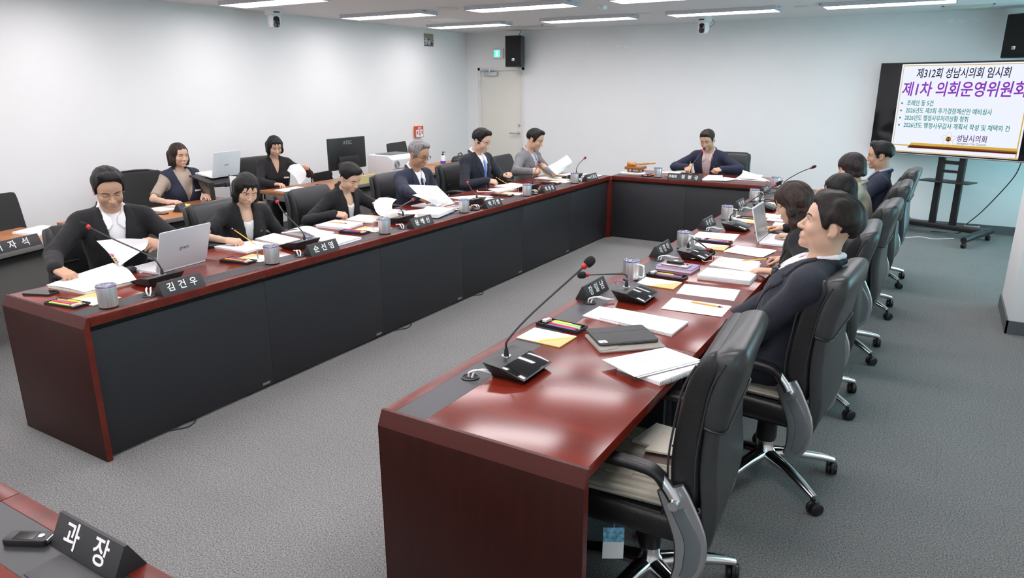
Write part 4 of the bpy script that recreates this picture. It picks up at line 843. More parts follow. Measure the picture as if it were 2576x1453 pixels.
t = empty('pouch', (2.37, 3.87, ZT), R(10), 'small dark red pouch on the right table', 'pouch'); mesh_obj('pouch_body', *loft([np.array([(x*s, y*s, z) for x, y in rrect(.07, .14, .03, 6)]) for z, s in ((0, .9), (.012, 1), (.028, .95), (.036, .6))]), mat('dark_red', (.28, .02, .04), .5), t, True, 70); MB().tube([(0, -.06, .036), (0, .06, .036)], .002, 6).build('zip', M_alu, t)
doc([(2.00, 4.54), (1.98, 4.68), (2.22, 4.68), (2.24, 4.52)], ZT, .004, 'white sheets at the fourth seat of the right table', n=2)
t = empty('spectacles', (1.955, 1.50, ZT), R(15), 'folded pink spectacles beside the first right microphone', 'spectacles')
for s in (-1, 1): MB().tube([(s*.03+.022*math.cos(a), 0, .02+.018*math.sin(a)) for a in np.linspace(0, 2*math.pi, 17)[:-1]], .0018, 6, closed=True).build('rim', mat('pink_frame', (.65, .10, .22), .3), t, smooth=True); MB().tube([(s*.052, 0, .028), (s*.054, .01, .028), (-s*.03, .02+.006*s, .022)], .0016, 6).build('temple', MATS['pink_frame'], t)
# near left table: voice recorder, hatch outline, papers
t = empty('voice_recorder', (1.565, -1.262, ZT), R(-62), 'small black voice recorder on the near left table', 'recorder'); MB().prism(rrect(.04, .105, .006), 0, .016).build('body', M_plastic, t, .003); MB().cbox((0, -.005, .0163), (.028, .05, .001)).build('display', M_gloss, t); MB().lathe([(.007, .016), (.007, .018)], 16, t=(0, .033, 0)).build('button', M_alu, t, smooth=True); MB().tube([(-.012, .05, .009), (.012, .05, .009)], .006, 8).build('microphone_bar', M_alu, t)
t = empty('cable_hatch', (1.80, -1.29, ZT), 0, 'flush black cable hatch behind the near name plate', 'hatch'); MB().box((-.12, -.04, 0), (.12, .04, .0012)).build('hatch_lid', M_inlay, t, .0004)
doc([(1.33, -1.45), (1.49, -1.43), (1.47, -1.345), (1.31, -1.36)], ZT, .003, 'white slip of paper at the left picture edge', n=1, prints=False)
# ================================================================== people: signed-distance modelling
def smin(a, b, k): h = np.clip(.5+.5*(b-a)/k, 0, 1); return b+(a-b)*h-k*h*(1-h)
def smax(a, b, k): return -smin(-a, -b, k)
class Fld:
    def __init__(s, lo, hi, h):
        s.lo = np.array(lo, float); s.h = h; s.n = np.ceil((np.array(hi)-s.lo)/h).astype(int)+1; s.V = np.full(s.n, 1., np.float32)
    def ax(s, a=None, b=None):
        a = np.zeros(3, int) if a is None else a; b = s.n if b is None else b
        c = [(s.lo[i]+s.h*np.arange(a[i], b[i])).astype(np.float32) for i in range(3)]
        return c[0][:, None, None], c[1][None, :, None], c[2][None, None, :]
    def _blk(s, lo, hi, pad):
        a = np.clip(np.floor((np.array(lo)-pad-s.lo)/s.h).astype(int), 0, s.n); b = np.clip(np.ceil((np.array(hi)+pad-s.lo)/s.h).astype(int)+1, 0, s.n)
        return a, b
    def add(s, pr, k=.01, pad=None, sub=False):
        lo, hi, fn = pr; a, b = s._blk(lo, hi, (k+3*s.h) if pad is None else pad)
        if (b <= a).any(): return s
        sl = tuple(slice(a[i], b[i]) for i in range(3)); d = fn(*s.ax(a, b)); s.V[sl] = smax(s.V[sl], -d, k) if sub else smin(s.V[sl], d, k); return s
    def sub(s, pr, k=.008): return s.add(pr, k, sub=True)
    def mesh(s):
        V = s.V; S = V < 0; c = [S[i:i+S.shape[0]-1, j:j+S.shape[1]-1, k:k+S.shape[2]-1] for i in (0, 1) for j in (0, 1) for k in (0, 1)]
        al = c[0].copy(); an = c[0].copy()
        for q in c[1:]: al &= q; an |= q
        act = an & ~al; idx = np.argwhere(act); n = len(idx)
        if n == 0: return np.zeros((0, 3)), np.zeros((0, 4), int)
        off = np.array([(i, j, k) for i in (0, 1) for j in (0, 1) for k in (0, 1)]); vals = np.stack([V[tuple((idx+o).T)] for o in off], 1)
        acc = np.zeros((n, 3)); cnt = np.zeros(n)
        for a in range(8):
            for b in range(a+1, 8):
                if np.abs(off[a]-off[b]).sum() != 1: continue
                va, vb = vals[:, a], vals[:, b]; m = (va < 0) != (vb < 0)
                t = va[m]/(va[m]-vb[m]); acc[m] += off[a]+(off[b]-off[a])*t[:, None]; cnt[m] += 1
        P = s.lo+s.h*(idx+acc/cnt[:, None]); vid = np.full(act.shape, -1, np.int64); vid[tuple(idx.T)] = np.arange(n); Q = []
        for ax in range(3):
            o = [1, 1, 1]; o[ax] = 0; u, w = [i for i in range(3) if i != ax]
            A = S[tuple(slice(0 if i == ax else 1, S.shape[i]-1) for i in range(3))]; sh = [slice(0 if i == ax else 1, S.shape[i]-1) for i in range(3)]; sh[ax] = slice(1, S.shape[ax]); B = S[tuple(sh)]
            e = np.argwhere(A != B); sg = A[tuple(e.T)]; e = e+np.array(o)
            du = np.zeros(3, int); du[u] = 1; dw = np.zeros(3, int); dw[w] = 1
            q = np.stack([vid[tuple((e-du-dw).T)], vid[tuple((e-dw).T)], vid[tuple(e.T)], vid[tuple((e-du).T)]], 1)
            fl = sg if ax != 1 else ~sg; q[~fl] = q[~fl][:, ::-1]; Q.append(q)
        Q = np.vstack(Q); return P, Q[(Q >= 0).all(1)]
def cone(a, b, ra, rb):
    a = np.array(a, float); b = np.array(b, float); ba = b-a; L = ba@ba+1e-12; r = max(ra, rb)
    def fn(X, Y, Z):
        px, py, pz = X-a[0], Y-a[1], Z-a[2]; t = np.clip((px*ba[0]+py*ba[1]+pz*ba[2])/L, 0, 1)
        return np.sqrt((px-ba[0]*t)**2+(py-ba[1]*t)**2+(pz-ba[2]*t)**2)-(ra+(rb-ra)*t)
    return np.minimum(a, b)-r, np.maximum(a, b)+r, fn
def ell(c, r, M=None):
    c = np.array(c, float); r = np.array(r, float); m = max(r)
    def fn(X, Y, Z):
        p = [X-c[0], Y-c[1], Z-c[2]]
        if M is not None: p = [p[0]*M[0, i]+p[1]*M[1, i]+p[2]*M[2, i] for i in range(3)]
        k0 = np.sqrt((p[0]/r[0])**2+(p[1]/r[1])**2+(p[2]/r[2])**2); k1 = np.sqrt((p[0]/r[0]**2)**2+(p[1]/r[1]**2)**2+(p[2]/r[2]**2)**2)+1e-9
        return k0*(k0-1)/k1
    e = r if M is None else np.array([m]*3); return c-e, c+e, fn
def poly2(P, U, Wv):
    """signed distance (negative inside) to a 2-D polygon, on broadcastable U, W"""
    P = np.array(P, float); n = len(P); U, Wv = np.broadcast_arrays(U, Wv); d = np.full(U.shape, 1e9); ins = np.zeros(U.shape, bool)
    for i in range(n):
        a, b = P[i], P[(i+1) % n]; e = b-a; wx, wy = U-a[0], Wv-a[1]; t = np.clip((wx*e[0]+wy*e[1])/(e@e), 0, 1); d = np.minimum(d, (wx-e[0]*t)**2+(wy-e[1]*t)**2)
        c = (a[1] > Wv) != (b[1] > Wv); xi = (b[0]-a[0])*(Wv-a[1])/((b[1]-a[1]) if b[1] != a[1] else 1e-9)+a[0]; ins ^= c & (U < xi)
    return np.sqrt(d)*np.where(ins, -1, 1)

def skin_mat():
    m = bpy.data.materials.new('skin'); m.use_nodes = True; nt = m.node_tree; b = nt.nodes['Principled BSDF']; a = nt.nodes.new('ShaderNodeVertexColor'); a.layer_name = 'Col'
    nt.links.new(a.outputs[0], b.inputs['Base Color']); b.inputs['Roughness'].default_value = .48; b.inputs['Subsurface Weight'].default_value = .25; b.inputs['Subsurface Radius'].default_value = (.012, .005, .003); b.inputs['Subsurface Scale'].default_value = .6
    return m
M_skin = skin_mat()
def cloth_mat(name, col, sheen=.04, rough=.85): return mat(name, col, rough, sheen=sheen, noise=(900, .12, 2, (1, 1, 1)), bump=(11, .55, (1, 1, .7), .02))
def hair_mat(name, col): return mat(name, col, .5, spec=.28, noise=(60, .55, 4, (3, 1, .35)), bump=(110, .5, (4, 1, .3)))
M_brow = mat('brow_hair', (.02, .015, .012), .6); M_eye = mat('eye_white', (.75, .72, .70), .2); M_iris = mat('iris', (.02, .012, .008), .15); M_lash = mat('lash', (.015, .01, .01), .6)
CUR = {'open': ((8, 12, 8),)*4, 'flat': ((10, 16, 10), (12, 18, 10), (14, 20, 12), (16, 22, 14)), 'relax': ((28, 38, 20), (32, 42, 24), (36, 46, 26), (38, 48, 28)), 'fist': ((62, 85, 45), (66, 90, 50), (70, 92, 50), (72, 92, 50)),
       'pinch': ((46, 48, 22), (56, 58, 30), (64, 66, 34), (68, 70, 36)), 'press': ((34, 22, 10), (42, 24, 12), (58, 60, 30), (62, 66, 30)), 'grip': ((50, 48, 22), (56, 54, 26), (60, 58, 28), (62, 60, 30)), 'mouse': ((14, 26, 14), (16, 28, 16), (20, 32, 18), (24, 36, 18))}
def hand_mesh(side, pose, fore, sc, fr=.030):
    """hand frame: y to the fingertips, z out of the back of the hand; side=+1 right, -1 left; fore = elbow in the hand frame"""
    th = -side; f = None; pr = []
    fx = [-.0285, -.0095, .0095, .027]; ln = [.071, .079, .073, .056]; bs = [.088, .092, .087, .077]; rd = [.0088, .009, .0086, .0076]
    for i in range(4):
        x = fx[i]*side; b = np.array((x, bs[i], 0)); pr.append((cone((x*.55, .008, -.001), b, .0165, .0115), .016))
        p = b; ang = 0; fan = (-.10, -.03, .04, .13)[i]*side
        for j, (fr_, cv) in enumerate(zip((.46, .30, .24), CUR[pose][i])):
            ang += R(cv); d = np.array((math.sin(fan)*math.cos(ang), math.cos(fan)*math.cos(ang), -math.sin(ang))); q = p+d*ln[i]*fr_; pr.append((cone(p, q, rd[i]*(1.06-.1*j), rd[i]*(.98-.12*j)), .0035 if j else .006)); p = q
    t0 = np.array((th*.018, .022, -.006)); t1 = t0+np.array((th*.026, .030, -.010)); up = {'open': (.7, .7, -.1), 'flat': (.62, .75, -.15)}.get(pose, (.12, .86, -.42) if pose in ('pinch', 'grip', 'fist') else (.42, .86, -.25))
    d = np.array((th*up[0], up[1], up[2])); d /= np.linalg.norm(d); t2 = t1+d*.034; d2 = d+np.array((-th*.35, .1, -.05)); d2 /= np.linalg.norm(d2); t3 = t2+d2*.026
    pr += [(cone(t0, t1, .0165, .0135), .014), (cone(t1, t2, .0115, .0102), .005), (cone(t2, t3, .0100, .0082), .003)]
    fo = np.array(fore, float)/sc; L = np.linalg.norm(fo); u = fo/L; pr += [(cone((0, .004, 0), u*min(.09, L), .0225, .026), .014), (cone(u*min(.09, L), u*L, .026, fr+.008), .01)]
    lo = np.min([p[0][0] for p in pr], 0)-.012; hi = np.max([p[0][1] for p in pr], 0)+.012; f = Fld(lo, hi, .0032)
    for p, k in pr: f.add(p, k)
    P, Q = f.mesh(); return P*sc, Q
def ik(S, T, l1, l2, pole):
    S, T, pole = (np.array(v, float) for v in (S, T, pole)); d = T-S; D = np.linalg.norm(d)
    if D > (l1+l2)*.985: k = D/((l1+l2)*.985); l1 *= k; l2 *= k
    u = d/D; a = (l1*l1-l2*l2+D*D)/(2*D); h = math.sqrt(max(0, l1*l1-a*a)); p = pole-u*(pole@u); p /= np.linalg.norm(p)+1e-9; return S+u*a+p*h
def head_field(fem, wide, jaw, nb, nc):
    f = Fld((-.105, -.135, min(nb[2], nc[2])-.07), (.105, .135, .25), .0031); w = wide
    A = lambda p, k=.012: f.add(p, k)
    f.add(ell((0, -.012, .150), (.077*w, .097, .084)), .01); A(ell((0, .030, .095), (.060*w, .056, .082)), .03); A(ell((0, .042, .160), (.056*w, .046, .046)), .03)
    A(ell((0, .066, .020), (.022 if not fem else .018, .020, .018)), .03)
    for s in (-1, 1):
        A(ell((s*.044*w*jaw, .012, .048), (.018, .032, .028)), .03); A(ell((s*.036*w, .058, .085), (.024, .022, .024)), .022); A(cone((s*.014, .086, .131), (s*.046*w, .068, .134), .008, .008), .012)
        f.sub(ell((s*.031*w, .099, .116), (.019, .020, .012)), .012); A(ell((s*.0315*w, .070, .1165), (.0165, .0135, .0105)), .006)
        E = rotm(R(-14), 0, s*R(20)); A(ell((s*.078*w, -.012, .108), (.0065, .0175, .0285), E), .006); f.sub(ell((s*.0865*w, -.008, .112), (.0058, .0105, .0175), E), .003); A(ell((s*.079*w, -.003, .086), (.005, .007, .008)), .004)
        A(ell((s*.0125, .093, .0785), (.0085, .010, .0075)), .007)
    A(cone((0, .084, .122), (0, .104, .084), .0065, .0105), .010); A(ell((0, .104, .081), (.011, .010, .009)), .006)
    A(ell((0, .076, .050), (.026, .014, .016)), .012)
    for s in (-1, 1): A(cone((0, .0865, .0555), (s*.018, .0815, .0470), .0052, .0032), .005)
    A(cone((-.012, .0855, .0442), (.012, .0855, .0442), .0060, .0060), .006)
    for s in (-1, 1): f.sub(cone((0, .0955, .0500), (s*.024, .0905, .0405), .0022, .0016), .003)
    nr = .0455 if fem else .055; A(cone((0, -.020, .06), nb, nr, nr*1.02), .03); A(cone(nb, nc, nr*1.02, nr*(1.3 if fem else 1.05)), .03)
    return f
def surf_y(f, x, z):
    fx = (x-f.lo[0])/f.h; fz = (z-f.lo[2])/f.h; i, k = int(fx), int(fz); a, b = fx-i, fz-k
    col = (f.V[i, :, k]*(1-a)+f.V[i+1, :, k]*a)*(1-b)+(f.V[i, :, k+1]*(1-a)+f.V[i+1, :, k+1]*a)*b; j = np.nonzero(col < 0)[0][-1]
    t = col[j]/(col[j]-col[j+1]) if j+1 < len(col) else 0; return f.lo[1]+f.h*(j+t)
def ribbon(f, pts, off=.0012):
    """strip on the face through rows (x, z, half width)"""
    P = spline(pts, 12); V = []; F = []
    T = np.gradient(P[:, :2], axis=0); T /= np.linalg.norm(T, axis=1)[:, None]+1e-9
    for (x, z, w), (tx, tz) in zip(P, T):
        for s in (-1, 0, 1): xx, zz = x-tz*w*s, z+tx*w*s; V.append((xx, surf_y(f, xx, zz)+off*(1 if s == 0 else .35), zz))
    for i in range(len(P)-1):
        for j in (0, 1): F.append((i*3+j, i*3+j+1, i*3+j+4, i*3+j+3))
    return np.array(V), F
def strands(X, Y, Z, amp, fr=150, tilt=.6): 
    u = X*1.0+Z*.25*np.sign(X); return amp*(np.sin(u*fr+2.5*np.sin(Y*28)+1.5*np.sin(Z*22))*.6+np.sin(u*fr*2.1+Y*35*tilt+2*np.sin(Z*41))*.4)
SHORT = [(.25, .226), (.084, .218), (.070, .203), (.052, .165), (.036, .122), (.026, .098), (.010, .098), (.006, .128), (-.012, .142), (-.034, .135), (-.042, .09), (-.062, .058), (-.25, .042), (-.25, -.4), (.25, -.4)]
def hair_mesh(style, p):
    f = Fld((-.135, -.185, -.22 if style == 'long' else -.06), (.135, .145, .285), .0042); v = p.get('vol', 1.0); e = .008*v
    f.add(ell((0, -.014, .154), (.0795+e, .099+e, .087+e)), .01); X, Y, Z = f.ax()
    if style == 'short':
        for s in (-1, 1): f.add(cone((s*.066, .022, .165), (s*.0715, .018, .098), .010, .0065), .02)
    if style == 'short':
        f.add(ell((p.get('part', .0), .022, .205), (.062, .066, .032*v)), .03); f.add(ell((p.get('part', .0)*.5, .055, .216), (.05, .030, .020*v)), .02)
        if p.get('quiff'): f.add(cone((-.036, .052, .222), (.04, .058, .226+.006*v), .016, .019*v), .02)
        d = poly2(p.get('cut', SHORT), Y[0], Z[0])[None]; bk = np.clip((-.03-Y)/.04, 0, 1); tp = (.002+.024*v*bk)*np.clip(1-d/(.03+.035*bk), 0, 1)**1.5*np.clip((.165-Z)/.05, 0, 1); f.V = smax(f.V+tp.astype(np.float32), -d.astype(np.float32), .008)
        if p.get('bangs'):
            for k in range(9): a = (k-4)/4; f.add(cone((a*.045, .070-.012*a*a, .205), (a*.055+.008*math.sin(k*2.1), .080-.022*a*a, .172-p['bangs']*(.5+.5*math.sin(k*1.7+.6))), .013, .005), .010)
        if p.get('bun'):
            f.add(ell((0, -.128, .150), (.034, .030, .034)), .012); f.add(cone((0, -.09, .06), (0, -.10, .03), .02, .008), .02)
    else:
        dn = p.get('down', .0); ww = p.get('w', .080)
        for s in (-1, 1):
            f.add(cone((s*.066, -.004, .150), (s*ww, .004, .070), .030, .029), .03); f.add(cone((s*ww, .004, .070), (s*(ww-.004), .010, dn+.025), .029, .026), .02)
            f.add(cone((s*.05, -.07, .12), (s*.05, -.065, dn+.02), .045, .04), .03)
            if style == 'long':
                for q in range(4): f.add(ell((s*(ww+.004*(-1)**q), -.005-.02*q+.012*(-1)**q, dn+.03-.035*q+.03), (.032, .036, .034)), .02)
        f.add(cone((0, -.075, .13), (0, -.075, dn+.02), .05, .045), .03)
        op = p.get('open', [(-.050, -.3), (-.056, .06), (-.048, .128), (-.02, .136), (.02, .133), (.048, .128), (.056, .06), (.050, -.3)])
        d = np.maximum(poly2(op, X[:, :, 0], Z[0])[:, None, :], .018-Y); f.V = smax(f.V, -d.astype(np.float32), .012)
        f.V = smax(f.V, (dn-Z+.010*np.sin(X*60)*np.sin(Y*45)).astype(np.float32), .014)
        if p.get('bangs'):
            for k in range(13): a = (k-6)/6; f.add(cone((a*.042, .072-.014*a*a, .195), (a*.058, .086-.030*a*a, .140-p['bangs']*(.5+.5*math.sin(k*2.3+p.get('seed', 0)))), .011, .0045), .008)
    f.V += strands(X, Y, Z, p.get('amp', .0019)).astype(np.float32)
    return f.mesh()

def person(label, loc, rz, seat=.47, sc=1.0, fem=False, lean=8, roll=0, twist=0, head=(15, 0, 0), arms=None, skin=(.60, .38, .27), hair=('short', {}), hairc=(.006, .005, .005), outfit=None, eyes='down', glasses=None, wide=1.0, jaw=1.0, chest=1.0, mouth=None, watch=None, brow=.0030, legs=True, shoulder=1.0, neck=.027):
    o = outfit; Mw = Matrix.Translation((loc[0], loc[1], 0)) @ Matrix.Rotation(rz, 4, 'Z'); Wi = np.array(Mw.inverted())
    tolocal = lambda p: (Wi @ np.array([*p, 1.]))[:3]
    Rt = np.array((Matrix.Rotation(R(twist), 3, 'Z') @ Matrix.Rotation(R(-lean), 3, 'X') @ Matrix.Rotation(R(roll), 3, 'Y'))); T0 = np.array((0, 0, seat))
    t2l = lambda P: np.asarray(P) @ Rt.T*1.0+T0; l2t = lambda p: (np.asarray(p)-T0) @ Rt
    g = (.90 if fem else 1.0); cw = g*chest; sh = (.164 if fem else .196)*shoulder*sc; S3 = lambda *p: np.array(p)*sc
    tor = [(ell(S3(0, -.01, .10), S3(.165*cw, .125*chest, .115)), .03), (ell(S3(0, 0, .24), S3(.148*cw, .108*chest, .15)), .05), (ell(S3(0, .0, .385), S3(.168*cw, .113*chest, .168)), .05), (cone((-sh*.86, -.012*sc, .502*sc), (sh*.86, -.012*sc, .502*sc), .054*sc*g, .054*sc*g), .04)]
    for s in (-1, 1):
        tor.append((cone(S3(0, -.035, .565), (s*sh*.72, -.018*sc, .512*sc), .038*sc*g, .036*sc*g), .03))
        if fem: tor.append((ell(S3(s*.064, .080, .355), S3(.060, .052, .058)), .03))
    N = S3(0, -.026, .545); arms = arms or {}; A = {}
    for side, key in ((1, 'r'), (-1, 'l')):
        a = arms.get(key, {}); Sj = np.array((side*sh, -.012*sc, .490*sc))
        wl = l2t(tolocal(a['w'])) if 'w' in a else l2t(np.array((side*.16, .36, seat+.14))*1.0)
        d = np.array(Wi[:3, :3] @ np.array(a['d'], float)) if 'd' in a else np.array((-side*.35, .9, -.1)); n = np.array(Wi[:3, :3] @ np.array(a['n'], float)) if 'n' in a else np.array((0, .15, 1.))
        d = d @ Rt; n = n @ Rt; d /= np.linalg.norm(d); n = n-d*(n@d); n /= np.linalg.norm(n)
        pole = np.array(a.get('pole', (side*.75, -.35, -.6))); E = ik(Sj, wl, .275*sc, .245*sc, pole); A[side] = (Sj, E, wl, d, n, a.get('pose', 'relax'), a.get('hand', True))
    allp = np.array([q for v in A.values() for q in v[:3]]); lo = np.minimum(allp.min(0)-.10, (-.27*sc, -.20*sc, -.03)); hi = np.maximum(allp.max(0)+.10, (.27*sc, .21*sc, .66*sc))
    base = Fld(lo, hi, .0075)
    for p, k in tor: base.add(p, k, pad=.075)
    X, Y, Z = base.ax(); FT = base.V
    me_parts = []   # skin: (verts local, faces)
    # ---- head
    Rh = np.array(Matrix.Rotation(R(head[1]), 3, 'Z') @ Matrix.Rotation(R(-head[0]), 3, 'X') @ Matrix.Rotation(R(head[2]), 3, 'Y')); up = Rt @ np.array((0, 0, 1.))
    hs = sc*(1.0 if not fem else .955); Ho = t2l(N)+up*neck*sc+Rh @ np.array((0, .030, .040))*hs
    h2l = lambda P: np.asarray(P) @ Rh.T*hs+Ho; l2h = lambda p: (Rh.T @ (np.asarray(p)-Ho))/hs
    nb = l2h(t2l(N)); nc = l2h(t2l(S3(0, -.012, .46))); hf = head_field(fem, wide, jaw, nb, nc); Ph, Qh = hf.mesh()
    colh = np.tile(np.array(skin), (len(Ph), 1)); x, y, z = Ph.T
    lm = .8*np.clip(2.2*(1.15-((x/.021)**2+((z-.0490+.004*(np.abs(x)/.02)**2)/.0088)**2)), 0, 1)*(y > .06); lc = np.array(mouth or ((.52, .20, .18) if fem else (.48, .24, .19))); colh = colh*(1-lm[:, None])+lc*lm[:, None]
    bl = np.clip(1-((np.abs(x)-.037)/.024)**2-((z-.082)/.024)**2, 0, 1)*(y > .03)*.25; colh = colh*(1-bl[:, None]*np.array((.05, .22, .22)))
    me_parts.append((h2l(Ph), Qh, colh))
    # ---- hands and bare arms
    bare = o.get('sleeve', 1.0)
    for side, (Sj, E, wl, d, n, pose, show) in A.items():
        if not show: continue
        xx = np.cross(d, n); B = np.stack([xx, d, n], 1); el = B.T @ (E-wl); Lf = np.linalg.norm(el)
        fore = el if bare < .8 else el/Lf*min(Lf, .10); ph, qh = hand_mesh(side, pose, fore, sc*(.90 if fem else 1.0), .030 if not fem else .026)
        me_parts.append((t2l(ph @ B.T+wl), qh, np.tile(np.array(skin)*(1.02, .97, .97), (len(ph), 1))))
    # ---- torso skin (joined under the clothes)
    fb = Fld(lo, hi, .012)
    for p, k in tor: fb.add(p, k)
    for side, (Sj, E, wl, d, n, pose, show) in A.items(): fb.add(cone(Sj, E, .042*sc*g, .036*sc*g), .02); fb.add(cone(E, wl, .035*sc*g, .024*sc*g), .01)
    fb.add(cone(N, N+S3(0, .005, .06), .05*sc*g, .048*sc*g), .02); pb, qb = fb.mesh(); me_parts.append((t2l(pb), qb, np.tile(np.array(skin), (len(pb), 1))))
    V = np.vstack([p for p, _, _ in me_parts]); off = np.cumsum([0]+[len(p) for p, _, _ in me_parts]); F = np.vstack([q+of for (_, q, _), of in zip(me_parts, off)]); Cc = np.vstack([c for _, _, c in me_parts])
    body = mesh_obj('person', V, F, M_skin, None, True, 180); body.matrix_world = Mw
    at = body.data.color_attributes.new('Col', 'FLOAT_COLOR', 'POINT'); at.data.foreach_set('color', np.column_stack([Cc, np.ones(len(Cc))]).astype(np.float32).ravel()); tag(body, label, 'person')
    part = lambda name, P, Q, m, par=None, sm=True: mesh_obj(name, P, Q, m, par or body, sm, 180)
    # ---- face
    for s in (-1, 1):
        v, f_ = ribbon(hf, [(s*.012, .1345, brow*.9), (s*.028, .1385, brow), (s*.042*wide, .1375, brow*.9), (s*.052*wide, .1325, .0010)]); part('eyebrow', h2l(v), f_, M_brow)
        if eyes == 'down': v, f_ = ribbon(hf, [(s*.0175, .1135, .0006), (s*.025, .1105, .0013), (s*.035*wide, .1103, .0015), (s*.0455*wide, .1135, .0007)]); part('eyelash', h2l(v), f_, M_lash)
        else:
            v, f_ = ribbon(hf, [(s*.0175, .1155, .0005), (s*.024, .1160, .0030), (s*.033*wide, .1165, .0036), (s*.041*wide, .1165, .0026), (s*.046*wide, .1160, .0005)], .0010); part('eye_white', h2l(v), f_, M_eye)
            v, f_ = ribbon(hf, [(s*.0275, .1165, .0032), (s*.0315*wide, .1168, .0038), (s*.0355*wide, .1165, .0032)], .0016); part('iris', h2l(v), f_, M_iris)
            v, f_ = ribbon(hf, [(s*.0165, .1160, .0006), (s*.024, .1195, .0013), (s*.034*wide, .1205, .0014), (s*.0465*wide, .1170, .0008)], .0018); part('eyelash', h2l(v), f_, M_lash)
    if glasses:
        rim, m = glasses; gm = MB(); yy = max(surf_y(hf, .03, .118), surf_y(hf, .0, .122))+.010
        for s in (-1, 1):
            gm.tube([(s*.0335*wide+a*1.0, yy-.004*abs(a)/.02, .1125+b) for a, b in rrect(.044, .029, .012, 5)], rim, 6, closed=True); gm.tube(spline([(s*.058*wide, yy-.005, .118), (s*.074*wide, yy-.02, .119), (s*.083*wide, .02, .120), (s*.084*wide, -.015, .117)], 12), rim, 6)
        gm.tube([(-.0095, yy, .116), (0, yy+.002, .118), (.0095, yy, .116)], rim, 6); q = MB(); q.v = [tuple(p) for p in h2l(gm.v)]; q.f = gm.f; q.mi = gm.mi; q.build('spectacles', m, body, smooth=True)
    ph, qh = hair_mesh(*hair); part('hair', h2l(ph), qh, hair_mat('hair_%02d%02d' % (hairc[0]*999, hairc[2]*999), hairc))
    # ---- clothes
    J = o['jacket']; Mj = o['mat']; arm_len = bare
    vb = o.get('vbot', .26)*sc; vw = o.get('vw', .062)*sc; ntop = .64*sc
    Vp = [(-vw, ntop), (vw, ntop), (vw*.92, .545*sc), (.006, vb), (-.006, vb), (-vw*.92, .545*sc)]
    vo = np.maximum(poly2(Vp, X[:, :, 0], Z[0])[:, None, :], -Y-.0*X)
    neck = cone(N-S3(0, 0, .04), N+S3(0, .02, .2), .058*sc*g, .064*sc*g)
    def sleeves(Vf, r0, frac, cuff=True):
        fl = Fld(lo, hi, base.h); fl.V = Vf
        for side, (Sj, E, wl, d, n, pose, show) in A.items():
            fl.add(cone(Sj+np.array((-side*.01, 0, 0)), E, (.060*g)*sc*r0, (.051*g)*sc*r0), .026, pad=.06)
            if frac > .5: e2 = E+(wl-E)*min(1, (frac-.5)*2*.985); fl.add(cone(E, e2, .050*g*sc*r0, .040*g*sc*r0), .018, pad=.06)
            elif frac < .5: Ec = Sj+(E-Sj)*frac*2
            ux = (E-Sj)/np.linalg.norm(E-Sj); tt = (X-E[0])*ux[0]+(Y-E[1])*ux[1]+(Z-E[2])*ux[2]; de = np.sqrt((X-E[0])**2+(Y-E[1])**2+(Z-E[2])**2)
            fl.V += (.0020*np.exp(-(de/.07)**2)*np.sin(tt*70+5*np.sin(X*37+Z*19)+4*np.sin(Y*29))+.0016*np.sin(tt*33+4*np.sin(X*21+Y*17)+3*np.sin(Z*24))*np.exp(-(de/.22)**2)).astype(np.float32)
            if frac <= .5:   # cut the sleeve across the upper arm
                Ec = Sj+(E-Sj)*frac*2; tt2 = (X-Ec[0])*ux[0]+(Y-Ec[1])*ux[1]+(Z-Ec[2])*ux[2]; dd = np.sqrt(np.maximum(0, (X-Ec[0])**2+(Y-Ec[1])**2+(Z-Ec[2])**2-tt2**2)); fl.V = np.where(dd < .085, smax(fl.V, tt2.astype(np.float32), .006), fl.V)
            elif frac < .99:
                e2 = E+(wl-E)*min(1, (frac-.5)*2); uf = (wl-E)/np.linalg.norm(wl-E); tt2 = (X-e2[0])*uf[0]+(Y-e2[1])*uf[1]+(Z-e2[2])*uf[2]; dd = np.sqrt(np.maximum(0, (X-e2[0])**2+(Y-e2[1])**2+(Z-e2[2])**2-tt2**2)); fl.V = np.where(dd < .08, smax(fl.V, tt2.astype(np.float32), .006), fl.V)
        return fl
    Vj = FT-.017*sc; wr = (.0025*np.sin(X*31+Z*22+3*np.sin(Y*14))*np.sin(Z*27-X*15)).astype(np.float32); fl = sleeves((Vj+wr).astype(np.float32), 1.0, arm_len)
    fl.sub(neck, .012)
    if J in ('suit', 'blouse', 'vest_under'): fl.V = smax(fl.V, -vo.astype(np.float32), .004)
    if J == 'suit' or o.get('collar_back'):
        c = [S3(.070, .050, .535), S3(.078, -.008, .570), S3(.056, -.074, .594), S3(0, -.098, .600), S3(-.056, -.074, .594), S3(-.078, -.008, .570), S3(-.070, .050, .535)]
        for a, b in zip(c[:-1], c[1:]): fl.add(cone(a*np.array((g, 1, 1)), b*np.array((g, 1, 1)), .0125, .0125), .012)
    Pj, Qj = fl.mesh(); jo = part({'suit': 'jacket', 'blouse': 'blouse', 'tshirt': 'shirt', 'vest_under': 'jacket'}[J], t2l(Pj), Qj, Mj)
    def shell(name, offs, poly, m, par, mirror=True, k=.003, extra=None):
        for s in ((1, -1) if mirror else (1,)):
            d = poly2([(s*u*sc, w*sc) for u, w in poly], X[:, :, 0], Z[0])[:, None, :]; vv = np.maximum(smax(FT-offs*sc, d.astype(np.float32), k), -Y); vv = np.maximum(vv, -(FT-(offs-.012)*sc)); q = Fld(lo, hi, base.h); q.V = vv.astype(np.float32)
            if extra: extra(q)
            P, Q = q.mesh()
            if len(P): part(name, t2l(P), Q, m, par)
    vwn, vbn = vw/sc, vb/sc
